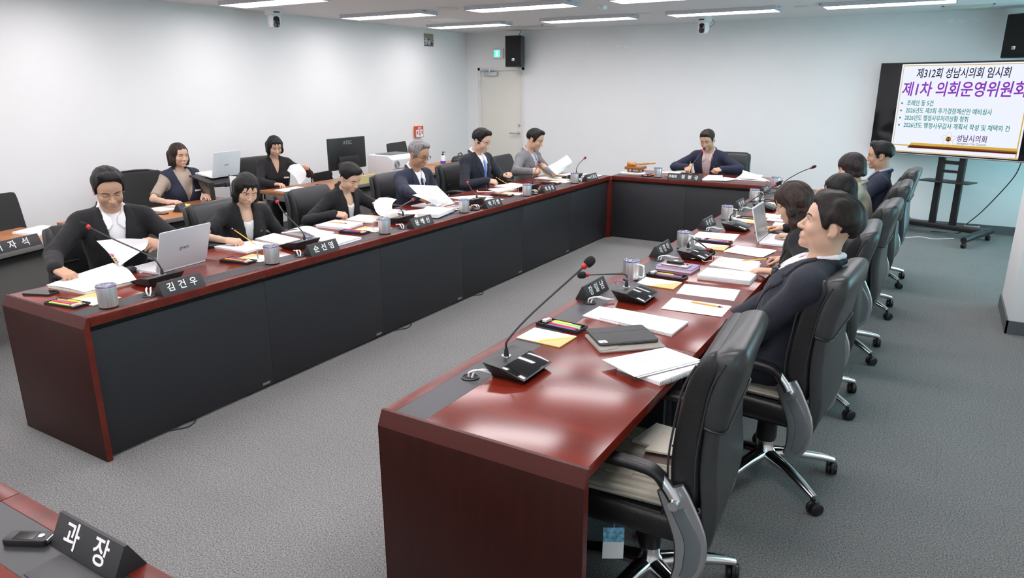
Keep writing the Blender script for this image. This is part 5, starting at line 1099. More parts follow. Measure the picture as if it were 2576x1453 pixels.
    if J == 'suit':
        iw = lambda z: .006+(vwn*.92-.006)*(z-vbn)/(.545-vbn); zn = .455
        lap = [(.006, vbn), (iw(.35)-.002, .35), (iw(.45)-.002, .45), (vwn*.92, .545), (vwn, .60), (vwn+.030, .585), (vwn+.050, .52), (vwn+.055, zn+.028), (vwn+.034, zn+.030), (vwn+.062, zn+.012), (vwn+.058, zn-.012), (iw(.36)+.040, .36), (iw(.30)+.022, .30)]
        shell('lapel', .0235, lap, Mj, jo)
        bz = vbn-.012; c = t2l(S3(0, .0, bz)); fy = FT[int((0-lo[0])/base.h), :, int((bz*sc-lo[2])/base.h)]; yb = lo[1]+base.h*np.nonzero(fy < .02*sc)[0][-1]
        bt = MB().lathe([(.008, -.003), (.0085, 0), (.008, .003), (.004, .0025)], 14, M=Rt @ rotm(R(-90)), t=t2l((0, yb+.003, bz*sc))).build('button', M_plastic, jo, smooth=True)
    if o.get('pin'):
        px, pz = o['pin']; fy = FT[int((px*sc-lo[0])/base.h), :, int((pz*sc-lo[2])/base.h)]; yb = lo[1]+base.h*np.nonzero(fy < .0235*sc)[0][-1]+.004
        MB().lathe([(.002, 0), (.0075, .001), (.0085, .003), (.005, .004)], 5, M=Rt @ rotm(R(-90)), t=t2l((px*sc, yb, pz*sc))).build('lapel_pin', M_gold, jo)
    if o.get('shirt') is not None:
        ms = o['shirt']; q = Fld(lo, hi, base.h); q.V = (FT-.008*sc).astype(np.float32); wide_v = np.maximum(poly2([(u*1.5, w) for u, w in [(-vw, ntop), (vw, ntop), (vw, .5*sc), (.03, vb-.02), (-.03, vb-.02), (-vw, .5*sc)]], X[:, :, 0], Z[0])[:, None, :], -Y-.02); q.V = np.maximum(q.V, wide_v).astype(np.float32)
        if o.get('scoop'): q.V = smax(q.V, -np.maximum(poly2([(-.07*sc, ntop), (.07*sc, ntop), (.055*sc, .50*sc), (.0, o['scoop']*sc), (-.055*sc, .50*sc)], X[:, :, 0], Z[0])[:, None, :], -Y).astype(np.float32), .01)
        q.sub(cone(N-S3(0, 0, .05), N+S3(0, .02, .2), .05*sc*g, .058*sc*g), .008); P, Q = q.mesh(); so = part('shirt', t2l(P), Q, ms)
        if o.get('collar', True):
            q = Fld(S3(-.10, -.11, .46), S3(.10, .12, .66), .0045); cc = [S3(.012, .050, .528), S3(.048, .036, .552), S3(.066, -.012, .588), S3(.046, -.066, .612), S3(0, -.086, .618)]
            for s in (-1, 1):
                M_ = np.array((s*g, 1, 1)); 
                for a, b in zip(cc[:-1], cc[1:]): q.add(cone(a*M_, b*M_, .011, .012), .010)
                q.add(cone(S3(.014, .060, .524)*M_, S3(.044, .100, .470)*M_, .008, .005), .008); q.add(cone(S3(.052, .046, .545)*M_, S3(.044, .100, .470)*M_, .009, .005), .012); q.add(cone(S3(.032, .058, .532)*M_, S3(.042, .097, .482)*M_, .009, .006), .014)
            q.sub(cone(N-S3(0, 0, .05), N+S3(0, .02, .2), .050*sc*g, .056*sc*g), .004); P, Q = q.mesh(); part('collar', t2l(P), Q, ms, so)
            shell('collar_wing', .0215, [(.010, .512), (.014, .545), (.058, .575), (.064, .538), (.046, .472)], ms, so)
        if o.get('tie') is not None:
            shell('tie', .017, [(-.012, .500), (.012, .500), (.016, .47), (.030, .30), (.030, vbn-.05), (-.030, vbn-.05), (-.030, .30), (-.016, .47)], o['tie'], so, False, extra=lambda q: q.add(ell(S3(0, .083, .498), S3(.019, .012, .020)), .008))
        elif o.get('buttons'):
            for bz in (.46, .40, .34, .28):
                fy = FT[int((0-lo[0])/base.h), :, int((bz*sc-lo[2])/base.h)]; yb = lo[1]+base.h*np.nonzero(fy < .009*sc)[0][-1]+.003; MB().lathe([(.005, 0), (.005, .002)], 10, M=Rt @ rotm(R(-90)), t=t2l((0, yb, bz*sc))).build('shirt_button', o['buttons'], so)
    if o.get('vest') is not None:
        q = Fld(lo, hi, base.h); vv = FT-.030*sc; Vv = [(-.085*sc, ntop), (.085*sc, ntop), (.080*sc, .52*sc), (.0, .27*sc), (-.080*sc, .52*sc)]
        vv = smax(vv, -np.maximum(poly2(Vv, X[:, :, 0], Z[0])[:, None, :], -Y).astype(np.float32), .004)
        for s in (-1, 1):
            Sj = A[s][0]; q2 = np.sqrt((X-(Sj[0]+s*.05))**2+(Y-Sj[1])**2*.55+(Z-Sj[2]+.03)**2)-.098*sc; vv = smax(vv, -q2.astype(np.float32), .006)
        q.V = vv.astype(np.float32); q.sub(neck, .01); P, Q = q.mesh(); part('vest', t2l(P), Q, o['vest'])
    if o.get('badge') is not None:
        px, pz = o['badge']; fy = FT[int((px*sc-lo[0])/base.h), :, int((pz*sc-lo[2])/base.h)]; yb = lo[1]+base.h*np.nonzero(fy < .034*sc)[0][-1]+.003
        bb = MB().cbox((0, 0, 0), (.055, .003, .016)); q = MB(); q.add(np.array(bb.v) @ Rt.T+t2l((px*sc, yb, pz*sc)), bb.f); q.build('name_badge', M_white, body, .0006)
    if o.get('cuff') is not None:
        for side, (Sj, E, wl, d, n, pose, show) in A.items():
            if not show: continue
            u = (wl-E)/np.linalg.norm(wl-E); q = MB(); q.tube(t2l(np.array([wl-u*.02, wl-u*.008, wl+u*o.get('cuffl', .006)])), [.034*sc*g, .0365*sc*g, .0355*sc*g], 18); q.build('shirt_cuff', o['cuff'], body, smooth=True)
    if watch:
        side, m = watch; Sj, E, wl, d, n, *_ = A[side]; u = (wl-E)/np.linalg.norm(wl-E); c = wl-u*.022; q = MB(); q.tube(t2l(np.array([c-u*.012, c+u*.012])), [.031*sc*g, .030*sc*g], 18); w_ = q.build('watch', m, body, smooth=True)
        B = np.stack([np.cross(u, n), u, n], 1); bx = MB().cbox((0, 0, .030*sc*g), (.034, .040, .010)); q = MB(); q.add(t2l(np.array(bx.v) @ B.T+c), bx.f); q.build('watch_case', o.get('watchcase', M_gloss), w_, .002)
    # ---- legs and shoes
    if legs:
        f = Fld((-.30, -.22, .04), (.30, .62, seat+.22), .014); f.add(ell((0, -.01, seat+.09), np.array((.175*cw, .14, .105))*sc), .03); mt = o.get('trousers', Mj)
        kn = .43*sc
        for s in (-1, 1): f.add(cone((s*.085, .03, seat+.075), (s*.10, kn, seat+.055), .085*sc, .066*sc), .05); f.add(cone((s*.10, kn, seat+.055), (s*.105, kn-.03, .10), .064*sc, .05*sc), .03)
        P, Q = f.mesh(); part('trousers', P, Q, mt)
        for s in (-1, 1):
            q = Fld((s*.105-.07, kn-.13, -.005), (s*.105+.07, kn+.22, .15), .009); q.add(ell((s*.105, kn+.05, .04), (.046, .135, .042)), .02); q.add(cone((s*.105, kn-.03, .06), (s*.105, kn-.03, .11), .045, .045), .03); q.V = np.maximum(q.V, .002-q.ax()[2]).astype(np.float32); P, Q = q.mesh(); part('shoe', P, Q, M_leather)
    c = h2l((0, .0, .115)); return body, Mw @ Vector(c), Mw @ Vector(h2l((0, .1, .08)))
C_black = cloth_mat('suit_black', (.0055, .0055, .007)); C_navy = cloth_mat('suit_navy', (.013, .017, .040)); C_dnavy = cloth_mat('suit_dark_navy', (.012, .015, .026)); C_grey = cloth_mat('suit_grey', (.17, .17, .18)); C_beige = cloth_mat('jacket_beige', (.36, .33, .26)); C_white = cloth_mat('shirt_white', (.80, .80, .82)); C_blue = cloth_mat('shirt_pale_blue', (.38, .44, .60)); C_bone = cloth_mat('shirt_grey_blue', (.42, .44, .52)); C_tan = cloth_mat('knit_tan', (.36, .295, .245)); C_tieb = cloth_mat('tie_blue', (.10, .22, .55)); C_tien = cloth_mat('tie_navy', (.012, .014, .05)); C_vest = cloth_mat('vest_navy', (.012, .018, .040))
def stripes():
    m = bpy.data.materials.new('striped_shirt'); m.use_nodes = True; nt = m.node_tree; b = nt.nodes['Principled BSDF']; b.inputs['Roughness'].default_value = .8
    tc = nt.nodes.new('ShaderNodeTexCoord'); w = nt.nodes.new('ShaderNodeTexWave'); w.bands_direction = 'X'; w.inputs['Scale'].default_value = 28; w.inputs['Distortion'].default_value = .6
    nt.links.new(tc.outputs['Object'], w.inputs['Vector']); r = nt.nodes.new('ShaderNodeValToRGB'); e = r.color_ramp.elements; e[0].position = .35; e[0].color = (.42, .20, .18, 1); e[1].position = .6; e[1].color = (.66, .62, .62, 1)
    nt.links.new(w.outputs['Fac'], r.inputs[0]); nt.links.new(r.outputs[0], b.inputs['Base Color']); return m
LOG = []
def P(*a, **k): LOG.append((a[0], person(*a, **k)))
SK = (.55, .335, .225); SKL = (.62, .40, .285); SKT = (.47, .265, .165)
P('young man in black suit and open white collar turning pages', (-1.09, .53), R(-90-22), seat=.49, lean=10, head=(24, 0, 2), skin=SK, hair=('short', dict(vol=1.15, part=-.01, quiff=True)), outfit=dict(jacket='suit', mat=C_black, shirt=C_white, vbot=.24, vw=.066, pin=(-.085, .40), cuff=C_white, cuffl=-.012),
  arms=dict(r=dict(w=(-.755, .0, .825), d=(.85, .35, -.45), n=(.3, .0, .9), pose='press'), l=dict(w=(-.66, .56, .86), d=(.45, -.85, .25), n=(.7, .45, .55), pose='grip', pole=(-.9, -.2, -.6))), wide=.98)
P('woman with black fringe in short-sleeved black jacket, writing', (-1.10, 1.46), R(-90-20), seat=.45, sc=.94, fem=True, lean=22, head=(24, -4, -6), skin=SKL, hair=('bob', dict(bangs=.02, down=.005, w=.078, vol=1.1)), outfit=dict(jacket='suit', mat=C_black, shirt=C_white, collar=False, scoop=.485, sleeve=.52, vbot=.24, vw=.050, pin=(-.085, .42)),
  arms=dict(r=dict(w=(-.70, 1.06, .785), d=(.93, .36, -.05), n=(-.1, -.35, .93), pose='pinch', pole=(.9, -.3, -.3))))
P('woman with hair in a bun, black jacket, turning a page', (-1.10, 2.41), R(-90-6), seat=.43, sc=.96, fem=True, lean=23, head=(30, 2, 4), skin=SKL, hair=('short', dict(vol=1.2, bun=True, cut=[(.25, .205), (.078, .196), (.062, .176), (.050, .150), (.036, .126), (.010, .128), (-.02, .135), (-.045, .08), (-.08, .045), (-.25, .03), (-.25, -.4), (.25, -.4)])), outfit=dict(jacket='suit', mat=C_black, shirt=C_white, collar=False, scoop=.475, vbot=.24, vw=.052, pin=(-.085, .41)), wide=1.03,
  arms=dict(r=dict(w=(-.745, 2.10, .80), d=(.75, .65, -.15), n=(.2, -.45, .85), pose='pinch'), l=dict(w=(-.56, 2.42, .83), d=(.55, -.55, .6), n=(-.2, .75, .6), pose='grip', pole=(-.8, -.3, -.5))))
P('grey-haired man with spectacles, navy suit and tie, reading', (-1.13, 3.48), R(-90-4), seat=.435, lean=12, head=(17, 3, 0), skin=SKT, hair=('short', dict(vol=1.0, part=.0, quiff=True)), hairc=(.20, .19, .19), outfit=dict(jacket='suit', mat=C_navy, shirt=C_white, tie=C_tien, vbot=.25, vw=.058, pin=(-.082, .41), cuff=C_white), glasses=(.0017, M_plastic), wide=1.04,
  arms=dict(r=dict(w=(-.60, 3.00, .83), d=(.8, .1, -.2), n=(.3, -.8, .5), pose='grip')))
P('man with spectacles, navy suit and bright blue tie, holding a pencil', (-1.05, 4.56), R(-90-6), seat=.49, lean=4, head=(20, 4, 0), skin=SKL, hair=('short', dict(vol=1.35, part=.012, quiff=True, amp=.003)), outfit=dict(jacket='suit', mat=C_dnavy, shirt=C_white, tie=C_tieb, vbot=.25, vw=.060, pin=(-.08, .43), cuff=C_white, cuffl=.012), glasses=(.0010, M_alu),
  arms=dict(r=dict(w=(-.76, 4.36, .805), d=(.75, .6, -.2), n=(.3, -.4, .85), pose='pinch'), l=dict(w=(-.70, 4.62, .835), d=(.85, -.35, .35), n=(-.3, .25, .9), pose='fist')))
P('man in light grey jacket and grey-blue shirt reading a report', (-1.01, 5.51), R(-90+0), seat=.45, lean=12, head=(20, 8, -4), skin=SK, hair=('short', dict(vol=1.0, quiff=True, amp=.0026)), outfit=dict(jacket='suit', mat=C_grey, shirt=C_bone, buttons=M_plastic, vbot=.22, vw=.066, pin=(-.08, .45)),
  arms=dict(r=dict(w=(-.60, 5.00, .845), d=(.8, .55, .05), n=(.3, -.6, .6), pose='grip'), l=dict(w=(-.46, 5.30, .80), d=(.65, -.6, .1), n=(.5, .5, -.6), pose='grip')))
P('chairman in navy jacket and striped shirt speaking into the microphone', (.86, 7.10), R(180-2), seat=.43, lean=17, head=(20, -4, 3), skin=SK, wide=1.05, hair=('short', dict(vol=1.0, bangs=.018)), hairc=(.022, .016, .013), outfit=dict(jacket='suit', mat=C_navy, shirt=stripes(), vbot=.06, vw=.075, pin=(-.095, .43)), glasses=(.0010, M_alu), mouth=(.50, .17, .16), watch=(-1, mat('green_strap', (.06, .11, .09), .6)),
  arms=dict(r=dict(w=(.655, 6.70, .80), d=(.5, -.75, -.35), n=(-.1, -.5, .85), pose='fist', pole=(.95, -.2, -.3)), l=dict(w=(1.09, 6.68, .80), d=(-.6, -.75, -.1), n=(.1, -.5, .85), pose='fist', pole=(-.95, -.2, -.3))), chest=1.06)
P('woman with brown bob, navy vest over tan short-sleeved top', (-2.93, 2.26), R(-90-8), sc=.94, fem=True, lean=6, head=(4, 4, 0), skin=SKL, hair=('bob', dict(down=.0, w=.072, vol=.95, open=[(-.046, -.3), (-.054, .06), (-.046, .135), (-.006, .186), (.016, .180), (.048, .130), (.054, .06), (.046, -.3)])), hairc=(.022, .012, .010), eyes='open', outfit=dict(jacket='tshirt', mat=C_tan, sleeve=.42, vest=C_vest, badge=(-.085, .39), trousers=C_black),
  arms=dict(r=dict(w=(-2.60, 1.90, .775), d=(.85, .5, .0), n=(0, -.1, 1), pose='mouse'), l=dict(w=(-2.62, 2.30, .775), d=(.9, -.3, 0), n=(0, 0, 1), pose='flat')))
P('woman with short black hair and black blouse lifting a printed sheet', (-3.06, 3.53), R(-90-28), sc=.94, fem=True, lean=6, head=(18, 4, 0), skin=SKL, hair=('bob', dict(bangs=.02, down=.02, w=.074, vol=1.05, seed=2)), outfit=dict(jacket='blouse', mat=C_black, vbot=.42, vw=.045, badge=(-.085, .37), collar_back=True, trousers=C_black),
  arms=dict(r=dict(w=(-2.72, 3.22, .77), d=(.9, .3, 0), n=(0, 0, 1), pose='relax'), l=dict(w=(-2.58, 3.56, .90), d=(.55, -.45, .55), n=(-.1, .8, .5), pose='grip')))
P('young man in dark navy suit leaning back in the nearest occupied chair', (2.74, 1.22), R(90+4), seat=.505, sc=1.04, lean=-17, neck=.012, shoulder=1.08, chest=1.06, head=(-15, 6, 2), skin=SKL, hair=('short', dict(vol=1.35, bangs=.03, amp=.003, cut=[(.25, .20), (.085, .192), (.068, .176), (.050, .140), (.034, .105), (.012, .105), (.006, .130), (-.012, .140), (-.034, .130), (-.046, .075), (-.07, .035), (-.25, .02), (-.25, -.4), (.25, -.4)])), hairc=(.018, .014, .012), eyes='open', outfit=dict(jacket='suit', mat=C_dnavy, shirt=C_white, vbot=.24, vw=.080, pin=(-.10, .42)), wide=1.02,
  arms=dict(r=dict(w=(2.46, 1.34, .63), d=(-.6, -.8, -.1), n=(-.2, .2, .95), pose='relax'), l=dict(w=(2.50, 1.10, .63), d=(-.7, .6, -.1), n=(-.3, -.1, .95), pose='relax', pole=(-.6, -.7, -.6))))
P('woman with long wavy brown hair and smart watch, writing', (2.85, 2.28), R(90-4), seat=.49, sc=.95, fem=True, lean=18, head=(22, 6, 0), skin=SKL, hair=('long', dict(down=-.06, w=.086, vol=1.5, amp=.004)), hairc=(.030, .017, .012), outfit=dict(jacket='suit', mat=C_black, sleeve=.55, shirt=C_white, collar=False, scoop=.44, vbot=.24, vw=.05, pin=(-.09, .42)), watch=(-1, M_plastic),
  arms=dict(r=dict(w=(2.60, 2.40, .785), d=(-.95, -.25, -.05), n=(0, .25, .95), pose='pinch'), l=dict(w=(2.60, 2.06, .785), d=(-.95, .1, -.05), n=(0, 0, 1), pose='flat')))
P('woman with straight black bob behind the laptop on the right', (2.90, 3.22), R(90+4), seat=.43, sc=.94, fem=True, lean=12, head=(10, -2, 0), skin=SKL, hair=('bob', dict(bangs=.015, down=-.03, w=.080, vol=1.25)), eyes='open', outfit=dict(jacket='suit', mat=C_black, shirt=C_white, collar=False, scoop=.44, vbot=.24, vw=.05),
  arms=dict(r=dict(w=(2.43, 3.36, .79), d=(-.97, .2, -.02), n=(0, .1, 1), pose='mouse'), l=dict(w=(2.52, 3.08, .79), d=(-.95, .1, 0), n=(0, 0, 1), pose='relax')))
P('woman with short dark hair and beige jacket, back to the camera', (2.84, 4.26), R(90-2), sc=.95, fem=True, lean=9, head=(14, 4, 0), skin=SKL, hair=('bob', dict(down=.035, w=.070, vol=1.45)), hairc=(.022, .014, .014), outfit=dict(jacket='suit', mat=C_beige, shirt=C_white, collar=False, vbot=.24, vw=.05),
  arms=dict(r=dict(w=(2.46, 4.42, .80), d=(-1, 0, 0), n=(0, 0, 1)), l=dict(w=(2.48, 4.10, .80), d=(-1, .1, 0), n=(0, 0, 1))))
P('man in navy suit and pale blue shirt in profile before the television', (2.86, 5.34), R(90+2), seat=.43, lean=0, head=(4, 2, 0), skin=SK, hair=('short', dict(vol=1.1, quiff=True)), eyes='open', outfit=dict(jacket='suit', mat=C_navy, shirt=C_blue, vbot=.25, vw=.062, pin=(-.085, .40)), glasses=(.0010, M_alu), mouth=(.50, .22, .19),
  arms=dict(r=dict(w=(2.46, 5.50, .80), d=(-1, 0, 0), n=(0, 0, 1)), l=dict(w=(2.50, 5.18, .79), d=(-1, .1, 0), n=(0, 0, 1))))
# ================================================================== television on its stand
tu = np.array((math.cos(R(21.8)), -math.sin(R(21.8)), 0)); tn = np.array((-math.sin(R(21.8)), -math.cos(R(21.8)), 0)); TL_ = np.array((2.545, 8.285, 0)); TW, TH_, TZ = 1.90, 1.08, .945
tc_ = TL_+tu*TW/2
tv = empty('television', (tc_[0], tc_[1], TZ+TH_/2), R(-21.8), 'large wall-size television showing the meeting agenda slide', 'television')   # local x = to the right, local -y = to the viewer
MB().box((-TW/2, -.02, -TH_/2), (TW/2, .045, TH_/2)).build('tv_case', M_plastic, tv, .006); MB().box((-TW/2+.006, -.0215, -TH_/2+.016), (TW/2-.006, -.0205, TH_/2-.008)).build('screen_glass', M_gloss, tv); MB().box((-TW/2, -.024, -TH_/2), (TW/2, -.019, -TH_/2+.014)).build('lower_bezel', M_alu, tv, .001)
def em(name, c, s=.95): return mat(name, (0, 0, 0), .5, spec=.1, emit=c, estr=s)
E_w, E_k, E_p, E_g, E_gold, E_br = em('slide_white', (.86, .90, 1.0), 1.0), em('slide_navy', (.012, .010, .05)), em('slide_purple', (.26, .035, .50)), em('slide_green', (.02, .28, .24)), em('slide_gold', (.70, .45, .07)), em('slide_brown', (.10, .010, .012))
SW, SH = 1.38, 1.03; Y0 = -.0222
def flat(poly, z0, m, name, y=Y0, par=None): return MB().prism(poly, -y-.0004, -y, M=np.array([[1, 0, 0], [0, 0, -1], [0, 1, 0]])).build(name, m, par or slide)
slide = MB().box((-SW/2, Y0-.0006, -SH/2+.005), (SW/2, Y0, SH/2+.005)).build('slide', E_w, tv)
fl_ = lambda x, z, dy=.0014: frame((x, Y0-dy, z), (1, 0, 0), (0, 0, 1))
B = .018
for pl, m in (([(-SW/2+B, SH/2-B), (SW/2-B, SH/2-B), (SW/2-B, SH/2-B+.008), (-SW/2+B, SH/2-B+.008)], E_gold), ([(-SW/2+B, -SH/2+.10), (-SW/2+B+.006, -SH/2+.10), (-SW/2+B+.006, SH/2-B), (-SW/2+B, SH/2-B)], E_gold), ([(SW/2-B-.012, -SH/2+.02), (SW/2-B, -SH/2+.02), (SW/2-B, SH/2-B), (SW/2-B-.012, SH/2-B)], E_gold),
    ([(-SW/2+.02, -SH/2+.095), (-.47, -SH/2+.095), (-.455, -SH/2+.122), (SW/2-B, -SH/2+.122), (SW/2-B, -SH/2+.08), (-SW/2+.02, -SH/2+.08)], E_gold), ([(-.49, -SH/2+.065), (-.465, -SH/2+.094), (SW/2-.02, -SH/2+.094), (SW/2-.02, -SH/2+.06), (-.49, -SH/2+.06)], E_br), ([(-SW/2, -SH/2+.008), (SW/2, -SH/2+.008), (SW/2, -SH/2+.018), (-SW/2, -SH/2+.018)], E_gold)):
    flat(pl, 0, m, 'slide_band', Y0-.0010)
text('제312회 성남시의회 임시회', .125, E_k, slide, fl_(-.02, .405), fit=.98, bold=.0015, shear=.10); text('제1차 의회운영위원회', .18, E_p, slide, fl_(.0, .222), fit=1.30, bold=.0030, shear=.10)
for k, s in enumerate(['조례안 등 5건', '2026년도 제3회 추가경정예산안 예비심사', '2026년도 행정사무처리상황 청취', '2026년도 행정사무감사 계획서 작성 및 채택의 건']):
    z = .068-.086*k; w = [.30, .93, .70, 1.13][k]; text(s, .072, E_g, slide, fl_(-.575, z), align='LEFT', fit=w, bold=.001, name='agenda_line'); flat([(-.64, z-.010), (-.62, z-.010), (-.62, z+.010), (-.64, z+.010)], 0, E_g, 'bullet', Y0-.0010)
text('성남시의회', .085, em('slide_indigo', (.10, .05, .22)), slide, fl_(.20, -.318), fit=.31, bold=.001); text('Seongnam City Council', .035, MATS['slide_indigo'], slide, fl_(.20, -.372), fit=.30)
em_w = em('emblem_petal', (.72, .66, .62)); ex, ez = -.045, -.330
for k in range(5):
    a = R(90+72*k); flat([(ex+.045*math.cos(a)+.036*math.cos(q)*math.cos(a)-.026*math.sin(q)*math.sin(a), ez+.045*math.sin(a)+.036*math.cos(q)*math.sin(a)+.026*math.sin(q)*math.cos(a)) for q in np.linspace(0, 2*math.pi, 15)[:-1]], 0, em_w, 'emblem_petal', Y0-.0010)
    flat([(ex+.045*math.cos(a)+.031*math.cos(q)*math.cos(a)-.021*math.sin(q)*math.sin(a), ez+.045*math.sin(a)+.031*math.cos(q)*math.sin(a)+.021*math.sin(q)*math.cos(a)) for q in np.linspace(0, 2*math.pi, 15)[:-1]], 0, E_w, 'emblem_petal', Y0-.0012)
flat([(ex+.030*math.cos(q), ez+.030*math.sin(q)) for q in np.linspace(0, 2*math.pi, 21)[:-1]], 0, E_gold, 'emblem_ring', Y0-.0014); flat([(ex+.026*math.cos(q), ez+.026*math.sin(q)) for q in np.linspace(0, 2*math.pi, 21)[:-1]], 0, E_br, 'emblem_disc', Y0-.0016); text('의회', .028, E_gold, slide, fl_(ex, ez, .0022))
# stand
pc_ = tc_-tn*.085
st = empty('television_stand', (pc_[0], pc_[1], 0), R(-21.8), 'black wheeled stand carrying the television', 'stand')
for s in (-1, 1): MB().box((s*.115-.035, -.03, .12), (s*.115+.035, .03, 1.75)).build('post', M_plastic, st, .01)
MB().box((-.3, -.042, 1.25), (.3, -.03, 1.65)).build('mount_plate', M_plastic, st); MB().box((-.09, -.02, .86), (.09, .02, .9)).box((-.09, -.02, .76), (.09, .02, .79)).build('cross_bar', M_plastic, st)
MB().prism(rrect(.56, .28, .03), .655, .668, t=(0, -.05, 0)).build('shelf', M_plastic, st, .003); MB().box((-.5, -.06, .085), (.5, .07, .15)).build('base_beam', M_plastic, st, .02)
for s in (-1, 1):
    MB().tube([(s*.47, .16, .11), (s*.47, -.30, .11), (s*.47, -.58, .095)], [.042, .042, .034], 12).build('base_foot', M_plastic, st, smooth=True)
    for y in (.12, -.56):
        cs = MB()
        for o_ in (-.013, .013): cs.lathe([(.004, -.009), (.027, -.009), (.031, -.004), (.031, .004), (.027, .009), (.004, .009)], 16, M=rotm(0, R(90)), t=(s*.47+o_, y, .0315))
        cs.lathe([(.012, .035), (.012, .09)], 10, t=(s*.47, y, 0)).build('caster', M_plastic, st, smooth=True)
t = empty('remote_control', (pc_[0]+.30, pc_[1]-.12, .1515), R(-10), 'grey remote control lying on the stand base', 'remote'); MB().prism(rrect(.16, .05, .01), 0, .018).build('remote_body', M_alu, t, .003); MB().prism(rrect(.12, .035, .006), .0181, .0195).build('buttons', M_plastic, t)
e0 = TL_+tu*1.68; o = MB().tube(spline([(e0[0], e0[1]+.03, .97), (e0[0]-.05, e0[1]+.12, .75), (e0[0]-.25, e0[1]+.35, .35), (e0[0]-.40, e0[1]+.52, .12), (e0[0]-.46, e0[1]+.58, .006), (e0[0]-.75, e0[1]+.55, .006)], 40), .006, 8).build('power_cable', M_plastic, None, smooth=True); tag(o, 'black power cable hanging from the television to the floor', 'cable')
o = MB().tube(spline([(3.1, 7.6, .006), (3.25, 7.75, .006), (3.4, 7.7, .006), (3.6, 7.85, .006)], 24), .006, 8).build('floor_cable', M_white, None, smooth=True); tag(o, 'white cable on the carpet under the television stand', 'cable')
for k, (y, L) in enumerate([(.15, .16), (2.02, .2), (3.05, .15)]): o = MB().tube(spline([(-.035, y-L/2, .004), (-.01, y-L/4, .0045), (.012, y, .0045), (-.006, y+L/3, .0045), (-.035, y+L/2, .004)], 18), .004, 6).build('cable_loop', M_plastic, None, smooth=True); tag(o, ['black cable loop under the nearest front panel, left table', 'black cable loop under the left table front, middle', 'black cable loop under the left table front, far one'][k], 'cable')

# ================================================================== side desks: things and chairs
def back_chair(name, loc, rz, label, w, z0, z1, m, mesh=False, hole=False, lean=.08):
    """simple task chair; local +y is its front"""
    t = empty(name, loc, rz, label, 'chair')
    q = [np.array([(x*s, y*s, z) for x, y in rrect(.46, .44, .06, 5)]) for z, s in ((.40, .92), (.42, 1), (.445, 1), (.46, .9))]; mesh_obj('seat', *loft(q), m, t, True, 60)
    S = sec_path([(-.21, z0, w*.9, .02, .01), (-.22, z0+.03, w, .045, .02), (-.22-lean*.5, (z0+z1)/2, w, .045, .02), (-.22-lean, z1-.03, w*.98, .04, .018), (-.225-lean, z1, w*.88, .015, .007)], 18, .03)
    if not hole: mesh_obj('backrest', *loft(S), m, t, True, 70)
    else:
        P = rrect(w, z1-z0, .05, 5); bm_ = MB(); hz = (z1+z0)/2+.02; H = [(.05*math.cos(a), .018*math.sin(a)+hz-(z0+z1)/2) for a in np.linspace(0, 2*math.pi, len(P)+1)[:-1]]; n = len(P)
        V = [(x, -.24-.015, z+(z0+z1)/2) for x, z in P]+[(x, -.24-.015, z+(z0+z1)/2) for x, z in H]; V += [(x, y+.025, z) for x, y, z in V]
        F = [(i, (i+1) % n, n+(i+1) % n, n+i) for i in range(n)]+[(2*n+i, 3*n+i, 3*n+(i+1) % n, 2*n+(i+1) % n) for i in range(n)]+[(i, 2*n+i, 2*n+(i+1) % n, (i+1) % n) for i in range(n)]+[(n+i, n+(i+1) % n, 3*n+(i+1) % n, 3*n+i) for i in range(n)]
        bm_.add(V, F).build('backrest', m, t)
    if mesh:
        MB().tube([(x, -.22-lean*((z-z0)/(z1-z0)), z) for x, z in [(-w/2, z0+.02), (-w/2-.01, (z0+z1)/2), (-w/2, z1-.02), (-w/4, z1+.004), (0, z1+.008), (w/4, z1+.004), (w/2, z1-.02), (w/2+.01, (z0+z1)/2), (w/2, z0+.02)]], .012, 8).build('back_frame', M_plastic, t, smooth=True)
    if hole:
        for s in (-1, 1): MB().tube([(s*.2, -.24, z1-.06), (s*.21, -.1, .45), (s*.21, .22, .01)], .011, 8).tube([(s*.21, .1, .42), (s*.21, -.24, .01)], .011, 8).build('leg', M_alu, t, smooth=True)
    else:
        MB().tube([(0, -.12, .38), (0, -.22, .40), (0, -.235, z0+.1)], .02, 8).build('back_stem', M_plastic, t, smooth=True); MB().lathe([(.03, .1), (.026, .41)], 14).build('gas_lift', M_plastic, t, smooth=True)
        for k in range(5):
            a = R(72*k+20); MB().tube([(0, 0, .11), (.16*math.cos(a), .16*math.sin(a), .095), (.30*math.cos(a), .30*math.sin(a), .07)], [.026, .022, .016], 8).build('base_leg', M_plastic, t, smooth=True); MB().lathe([(.005, -.02), (.028, -.02), (.028, .02), (.005, .02)], 14, M=rotm(0, 0, a) @ rotm(R(90)), t=(.30*math.cos(a), .30*math.sin(a), .029)).build('caster', M_plastic, t, smooth=True)
    return t
M_meshf = mat('mesh_fabric', (.02, .021, .022), .8, bump=(500, .5, (1, 1, 1)))
back_chair('task_chair', (-2.88, .66, 0), R(-86), 'black fabric chair with wide square back at the far left', .62, .45, .945, M_meshf)
back_chair('task_chair', (-3.02, 2.02, 0), R(-100), 'black mesh-backed chair under the woman in navy vest', .46, .55, .985, M_meshf, mesh=True)
back_chair('task_chair', (-3.12, 3.56, 0), R(-92), 'black leather chair behind the woman in black blouse', .60, .48, 1.0, M_leather)
back_chair('folding_chair', (-2.72, 4.18, 0), R(-80), 'black folding chair with an oval hole in its back', .40, .50, .79, M_plastic, hole=True)
back_chair('task_chair', (-2.78, 5.68, 0), R(-80), 'black leather chair by the wall behind the grey-haired man', .50, .48, 1.03, M_leather)
ZD = .7203
